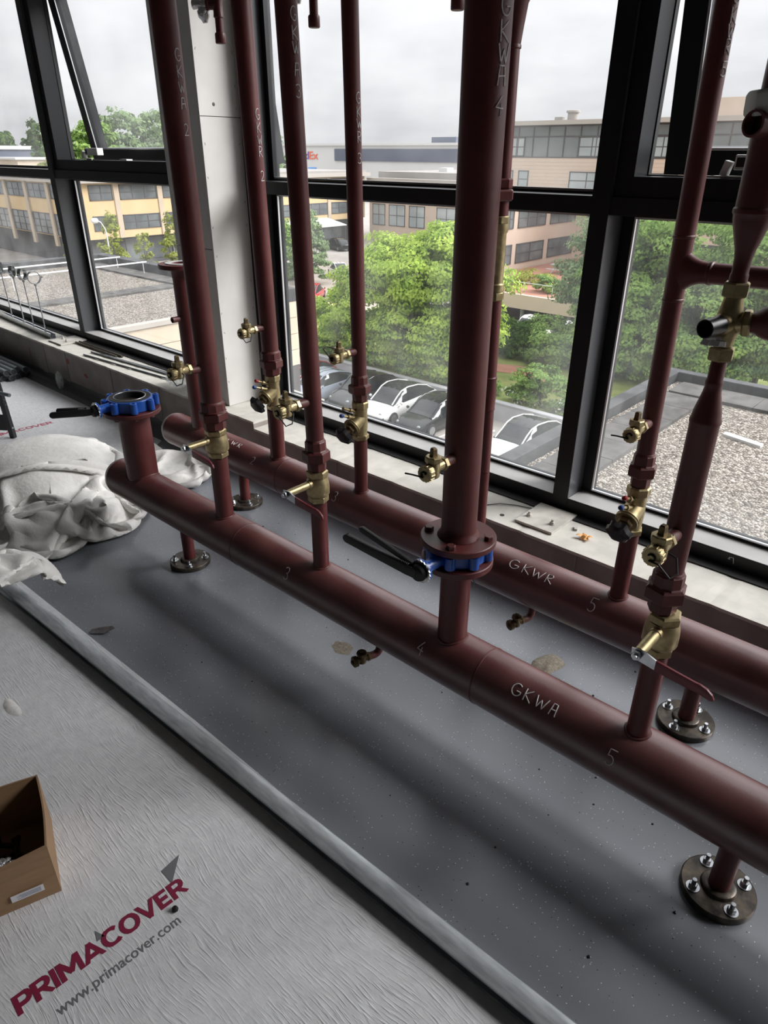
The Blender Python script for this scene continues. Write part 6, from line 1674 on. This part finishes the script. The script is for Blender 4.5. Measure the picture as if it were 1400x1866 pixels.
# far halls
fx = thing('parcel_hall', (-155, 180, GZ), 'long white parcel hall with FedEx sign on the horizon', 'building')
MB().b6(-215, -60, 170, 230, GZ, 3.6).build('walls', 'hall_white', fx, 0)
rf = MB().b6(-216, -59, 169.4, 231, 3.6, 4.2).build('roof', 'hall_white', fx, 0)
MB().b6(-174.5, -60, 169.6, 169.95, -0.6, 2.7).build('glazed_band', 'hall_blue', fx, 0)
MB().b6(-160, -150, 200, 206, 4.2, 6.3).build('roof_plant', 'hall_blue', rf, 0)
for (txt, mt, x0) in (('Fed', 'sign_purple', (-191.6, -186.7)), ('Ex', 'sign_orange', (-186.5, -182.3))):
    cu = bpy.data.curves.new('lettering', 'FONT'); cu.body = txt; cu.size = 3.1; cu.extrude = 0.06; cu.offset = 0.05
    ob = bpy.data.objects.new('lettering_source', cu); COL.objects.link(ob)
    dg = bpy.context.evaluated_depsgraph_get(); me = bpy.data.meshes.new_from_object(ob.evaluated_get(dg))
    bpy.data.objects.remove(ob)
    xs = [v.co.x for v in me.vertices]; me.transform(Matrix.Translation((-min(xs), 0, 0))); me.transform(Matrix.Scale((x0[1] - x0[0]) / (max(xs) - min(xs)), 4, (1, 0, 0)))
    me.transform(Matrix.Rotation(PI / 2, 4, 'X')); me.transform(Matrix.Translation(Vector((x0[0], 169.88, -0.2)) - root_loc(fx)))
    me.materials.clear(); me.materials.append(MATS[mt])
    o = bpy.data.objects.new('sign_lettering', me); COL.objects.link(o); o.parent = fx
sg = MB().b6(-187.2, -183.4, 169.8, 169.98, -6.4, -2.6).build('blue_sign', 'sign_blue', fx, 0)
MB().b6(-186.4, -184.2, 169.72, 169.79, -5.6, -3.6).build('sign_mark', 'sign_white', sg, 0)
hl = thing('warehouse', (-228, 90, GZ), 'dark warehouse with white roof edge far left on the horizon', 'building')
MB().b6(-240, -220, 60, 99, GZ, 2.0).build('walls', 'hall_blue', hl, 0)
MB().b6(-240.5, -219.5, 59.5, 99.5, 2.0, 2.9).build('roof', 'hall_white', hl, 0)
s2 = thing('low_shed', (-170, 74, GZ), 'low cream shed roof in front of the dark warehouse', 'building')
MB().b6(-180, -165, 68, 76.5, GZ, 0.0).build('walls', 'cladding_board', s2, 0)
MB().b6(-180.5, -164.5, 67.5, 77, 0.0, 0.4).build('roof', 'hall_white', s2, 0)

# trees ---------------------------------------------------------------------
tree('broad_tree', -25.2, 31.4, -9.85, 2.6, 0.28,
     [(-25.6, 31.2, -4.6, 4.0, 3.2, 2.6), (-22.6, 31.6, -5.2, 2.7, 2.4, 2.5), (-28.6, 31.0, -6.2, 3.0, 2.6, 2.2), (-31.4, 30.6, -7.4, 2.2, 2.0, 1.5), (-25.0, 30.2, -7.4, 3.6, 1.9, 1.7), (-28.2, 30.3, -8.5, 3.2, 1.3, 1.2), (-23.4, 30.3, -8.7, 3.2, 1.2, 1.0), (-31.0, 30.4, -8.9, 2.2, 1.1, 0.9), (-21.4, 31.0, -6.6, 1.7, 1.6, 1.7), (-24.2, 32.2, -3.6, 2.6, 2.2, 1.8)],
     95000, 0.112, 'leaf_bright', 'large bright green tree in the middle of the window', 101, kc=60)
trs = [(-18.6, 42, 'leaf_grey', -3.6, 3.6), (-14.4, 41, 'leaf_mid', -3.4, 3.9), (-9.4, 40, 'leaf_mid', -3.2, 3.9), (-16.6, 38.5, 'leaf_mid', -6.6, 2.8), (-11.6, 37.5, 'leaf_mid', -6.0, 3.0), (-4.6, 38, 'leaf_mid', -3.6, 4.0)]
tl = ['grey-green tree just right of the right mullion', 'green tree behind the riser with the tee', 'tall green tree behind the three-way valve', 'lower green tree over the roof corner', 'lower green tree behind the three-way valve', 'green tree at the right edge of the picture']
for k, (x, y, mt, zc_, R) in enumerate(trs):
    tree('leafy_tree', x, y, GZ, 3.4, 0.26, [(x, y, zc_, R, R * 0.8, R * 0.78), (x + 0.45 * R, y - 0.4, zc_ - 0.5 * R, R * 0.7, R * 0.6, R * 0.6), (x - 0.5 * R, y, zc_ - 0.6 * R, R * 0.68, R * 0.6, R * 0.6), (x, y - 0.5, zc_ - R, R * 0.7, R * 0.6, R * 0.5)], 34000, 0.112, mt, tl[k], 200 + k, group='trees beyond the gravel roof', kc=50)
tree('leafy_tree', -19.6, 41.5, -9.85, 2.0, 0.18, [(-19.5, 41.3, -5.4, 1.7, 1.5, 1.6), (-19.0, 40.8, -7.4, 1.6, 1.4, 1.2)], 9000, 0.13, 'leaf_mid', 'green tree left of the right mullion beside the garden deck', 220)
tree('small_tree', -16.5, 30.0, -9.85, 1.05, 0.07, [(-16.6, 30.0, -8.35, 1.35, 1.1, 0.62), (-15.7, 30.2, -8.7, 0.8, 0.8, 0.5), (-17.2, 29.9, -8.75, 0.7, 0.8, 0.45)], 4500, 0.085, 'leaf_mid', 'small umbrella-shaped tree on the lawn behind the white car', 230, kc=30)
for k, (x, y, r_, h, mt, lab) in enumerate(((-23.6, 38.2, 2.2, 1.15, 'leaf_dark', 'round dark bush on the lawn, the left one'), (-20.2, 37.6, 1.9, 1.25, 'leaf_mid', 'round green bush on the lawn, the right one'), (-21.9, 39.8, 1.8, 1.3, 'leaf_mid', 'green bush behind the two round bushes'), (-26.8, 38.6, 2.2, 1.4, 'leaf_mid', 'green bush behind the thickest riser'))):
    t = thing('bush', (x, y, -9.85), lab, 'bush', 'bushes on the lawn')
    foliage('foliage', t, [(x, y, -9.85 + h * 0.85, r_, r_ * 0.8, h)], 5200, 0.11, mt, 240 + k, 0.8, 0.32, 40)
for k in range(9):
    x = -33.0 + 2.6 * k
    t = thing('hedge_plant', (x, 30.1, -9.85), ['hedge shrub under the large tree behind the grey garden wall', 'hedge shrub dotted with white flowers behind the grey garden wall'][k > 4], 'shrub', ['hedge shrubs under the large tree', 'flowering shrubs behind the garden wall'][k > 4])
    foliage('foliage', t, [(x, 30.1, -9.5, 1.15, 0.70, 0.55)], 3000, 0.075, 'leaf_mid', 260 + k, 0.9, 0.35, 30)
    if k > 4: foliage('blossom', t, [(x, 29.95, -9.38, 1.15, 0.70, 0.55)], 130, 0.075, 'flower_white', 280 + k, 0.9, 0.35, 30)
for k, (x, y, zt, r_, mt, lab) in enumerate(((-55.6, 50.0, -3.3, 1.9, 'leaf_grey', 'slim upright tree beside the far street'), (-60.2, 50.5, -4.6, 1.8, 'leaf_mid', 'slim tree at the left edge of the middle window'))):
    tree('slim_tree', x, y, GZ, 1.6, 0.14, [(x, y, zt - 1.9, r_ * 0.8, r_ * 0.8, 2.0), (x + 0.2, y, zt - 4.2, r_ * 1.15, r_ * 1.1, 1.9), (x, y, zt - 5.6, r_ * 1.2, r_ * 1.1, 1.3)], 9500, 0.15, mt, lab, 300 + k, kc=40)
yl = [(-60.4, 31.6, -3.0, 'slim yellow-green tree beside the street lamp'), (-60.2, 34.3, -4.6, 'low yellow-green tree in the left window'), (-60.0, 37.2, -3.4, 'taller yellow-green tree left of the column'), (-60.6, 27.9, -5.0, 'yellow-green tree left of the left mullion'), (-61, 40.2, -3.9, 'yellow-green tree behind the riser pipe')]
for k, (x, y, zt, lab) in enumerate(yl):
    tree('birch_tree', x, y, GZ, 2.4, 0.09, [(x, y, zt - 1.4, 0.75, 0.75, 1.5), (x, y, zt - 3.2, 1.15, 1.25, 1.4), (x, y, zt - 4.7, 1.3, 1.4, 1.2)], 3600, 0.14, 'leaf_yellow', lab, 320 + k, group='young trees before the yellow block', kc=26)
ft = [(-130, 68, 6.5, 4.6, 'leaf_mid', 'pale green tree behind the yellow block, left'), (-132, 74.5, 9.0, 5.4, 'leaf_grey', 'tall grey-green tree behind the yellow block, middle'), (-131, 81.5, 9.2, 5.6, 'leaf_grey', 'tall grey-green tree behind the yellow block, right'), (-133, 62.6, 3.2, 3.0, 'leaf_yellow', 'low yellow-green tree seen in the slit of the open window'), (-128, 105.5, 7.0, 3.6, 'leaf_grey', 'green tree just right of the column above the transom')]
for k, (x, y, zt, r_, mt, lab) in enumerate(ft):
    tree('tall_tree', x, y, GZ, 7.0, 0.5, [(x, y, zt - r_ * 0.8, r_ * 0.8, r_ * 0.85, r_ * 0.8), (x, y - r_ * 0.3, zt - r_ * 1.6, r_, r_, r_ * 0.8), (x, y + r_ * 0.35, zt - r_ * 2.2, r_ * 1.05, r_, r_ * 0.8)], 7500, 0.38, mt, lab, 340 + k, group='trees behind the yellow block', kc=44)
t = tree('poplar_tree', -175, 77.6, GZ, 8, 0.4, [(-175, 77.6, 4.0, 1.5, 1.8, 4.6), (-175, 77.6, -1.0, 2.0, 2.2, 4.0)], 3000, 0.35, 'leaf_dark', 'dark slim poplar left of the left mullion', 360)
for k in range(13):
    y = 88 + 13 * k - 60
    x = -300
    t = thing('tree_line', (x, y, GZ), 'dark distant wood on the horizon', 'wood', 'distant wood on the horizon')
    foliage('foliage', t, [(x, y, 1.5, 5, 5.6, 6.5)], 1500, 1.1, 'leaf_dark', 380 + k, 0.8, 0.35, 26)
for k, (x, y, r_, h, mt, lab) in enumerate(((-29.5, 52.5, 1.3, 0.75, 'leaf_mid', 'green planting on the garden deck by the railing'), (-25.2, 51.0, 1.5, 0.6, 'leaf_yellow', 'yellow-green planting on the garden deck by the railing'), (-26.8, 54.6, 1.0, 1.2, 'leaf_purple', 'dark purple shrub on the garden deck'), (-33.2, 55.5, 2.4, 0.6, 'leaf_yellow', 'dry planting on the left of the garden deck'), (-28.6, 60.5, 1.3, 0.8, 'leaf_mid', 'green shrub near the pink wall on the deck'), (-21.5, 52.4, 1.6, 0.7, 'leaf_mid', 'green planting on the garden deck at the right'))):
    t = thing('deck_shrub', (x, y, -8.55), lab, 'shrub', 'planting on the garden deck')
    foliage('foliage', t, [(x, y, -8.5 + h * 0.7, r_, r_ * 0.8, h)], 1800, 0.12, mt, 400 + k, 0.8, 0.35, 24)
# street lamp
sl = thing('street_lamp', (-60, 30.9, GZ), 'white street lamp in front of the yellow block', 'lamp')
MB().tube([(-60, 30.9, GZ), (-60, 30.9, -5.0), (-60, 30.85, -4.3), (-60, 30.55, -3.75), (-60, 30.25, -3.6)], [0.08, 0.06, 0.05, 0.045, 0.04], 8).build('pole', 'lamp_white', sl)
MB().lathe((-60, 30.35, -3.60), (0, -1, 0), [(0, 0.06), (0.1, 0.20), (0.4, 0.24), (0.6, 0.14)], 12).build('lamp_head', 'lamp_white', sl)
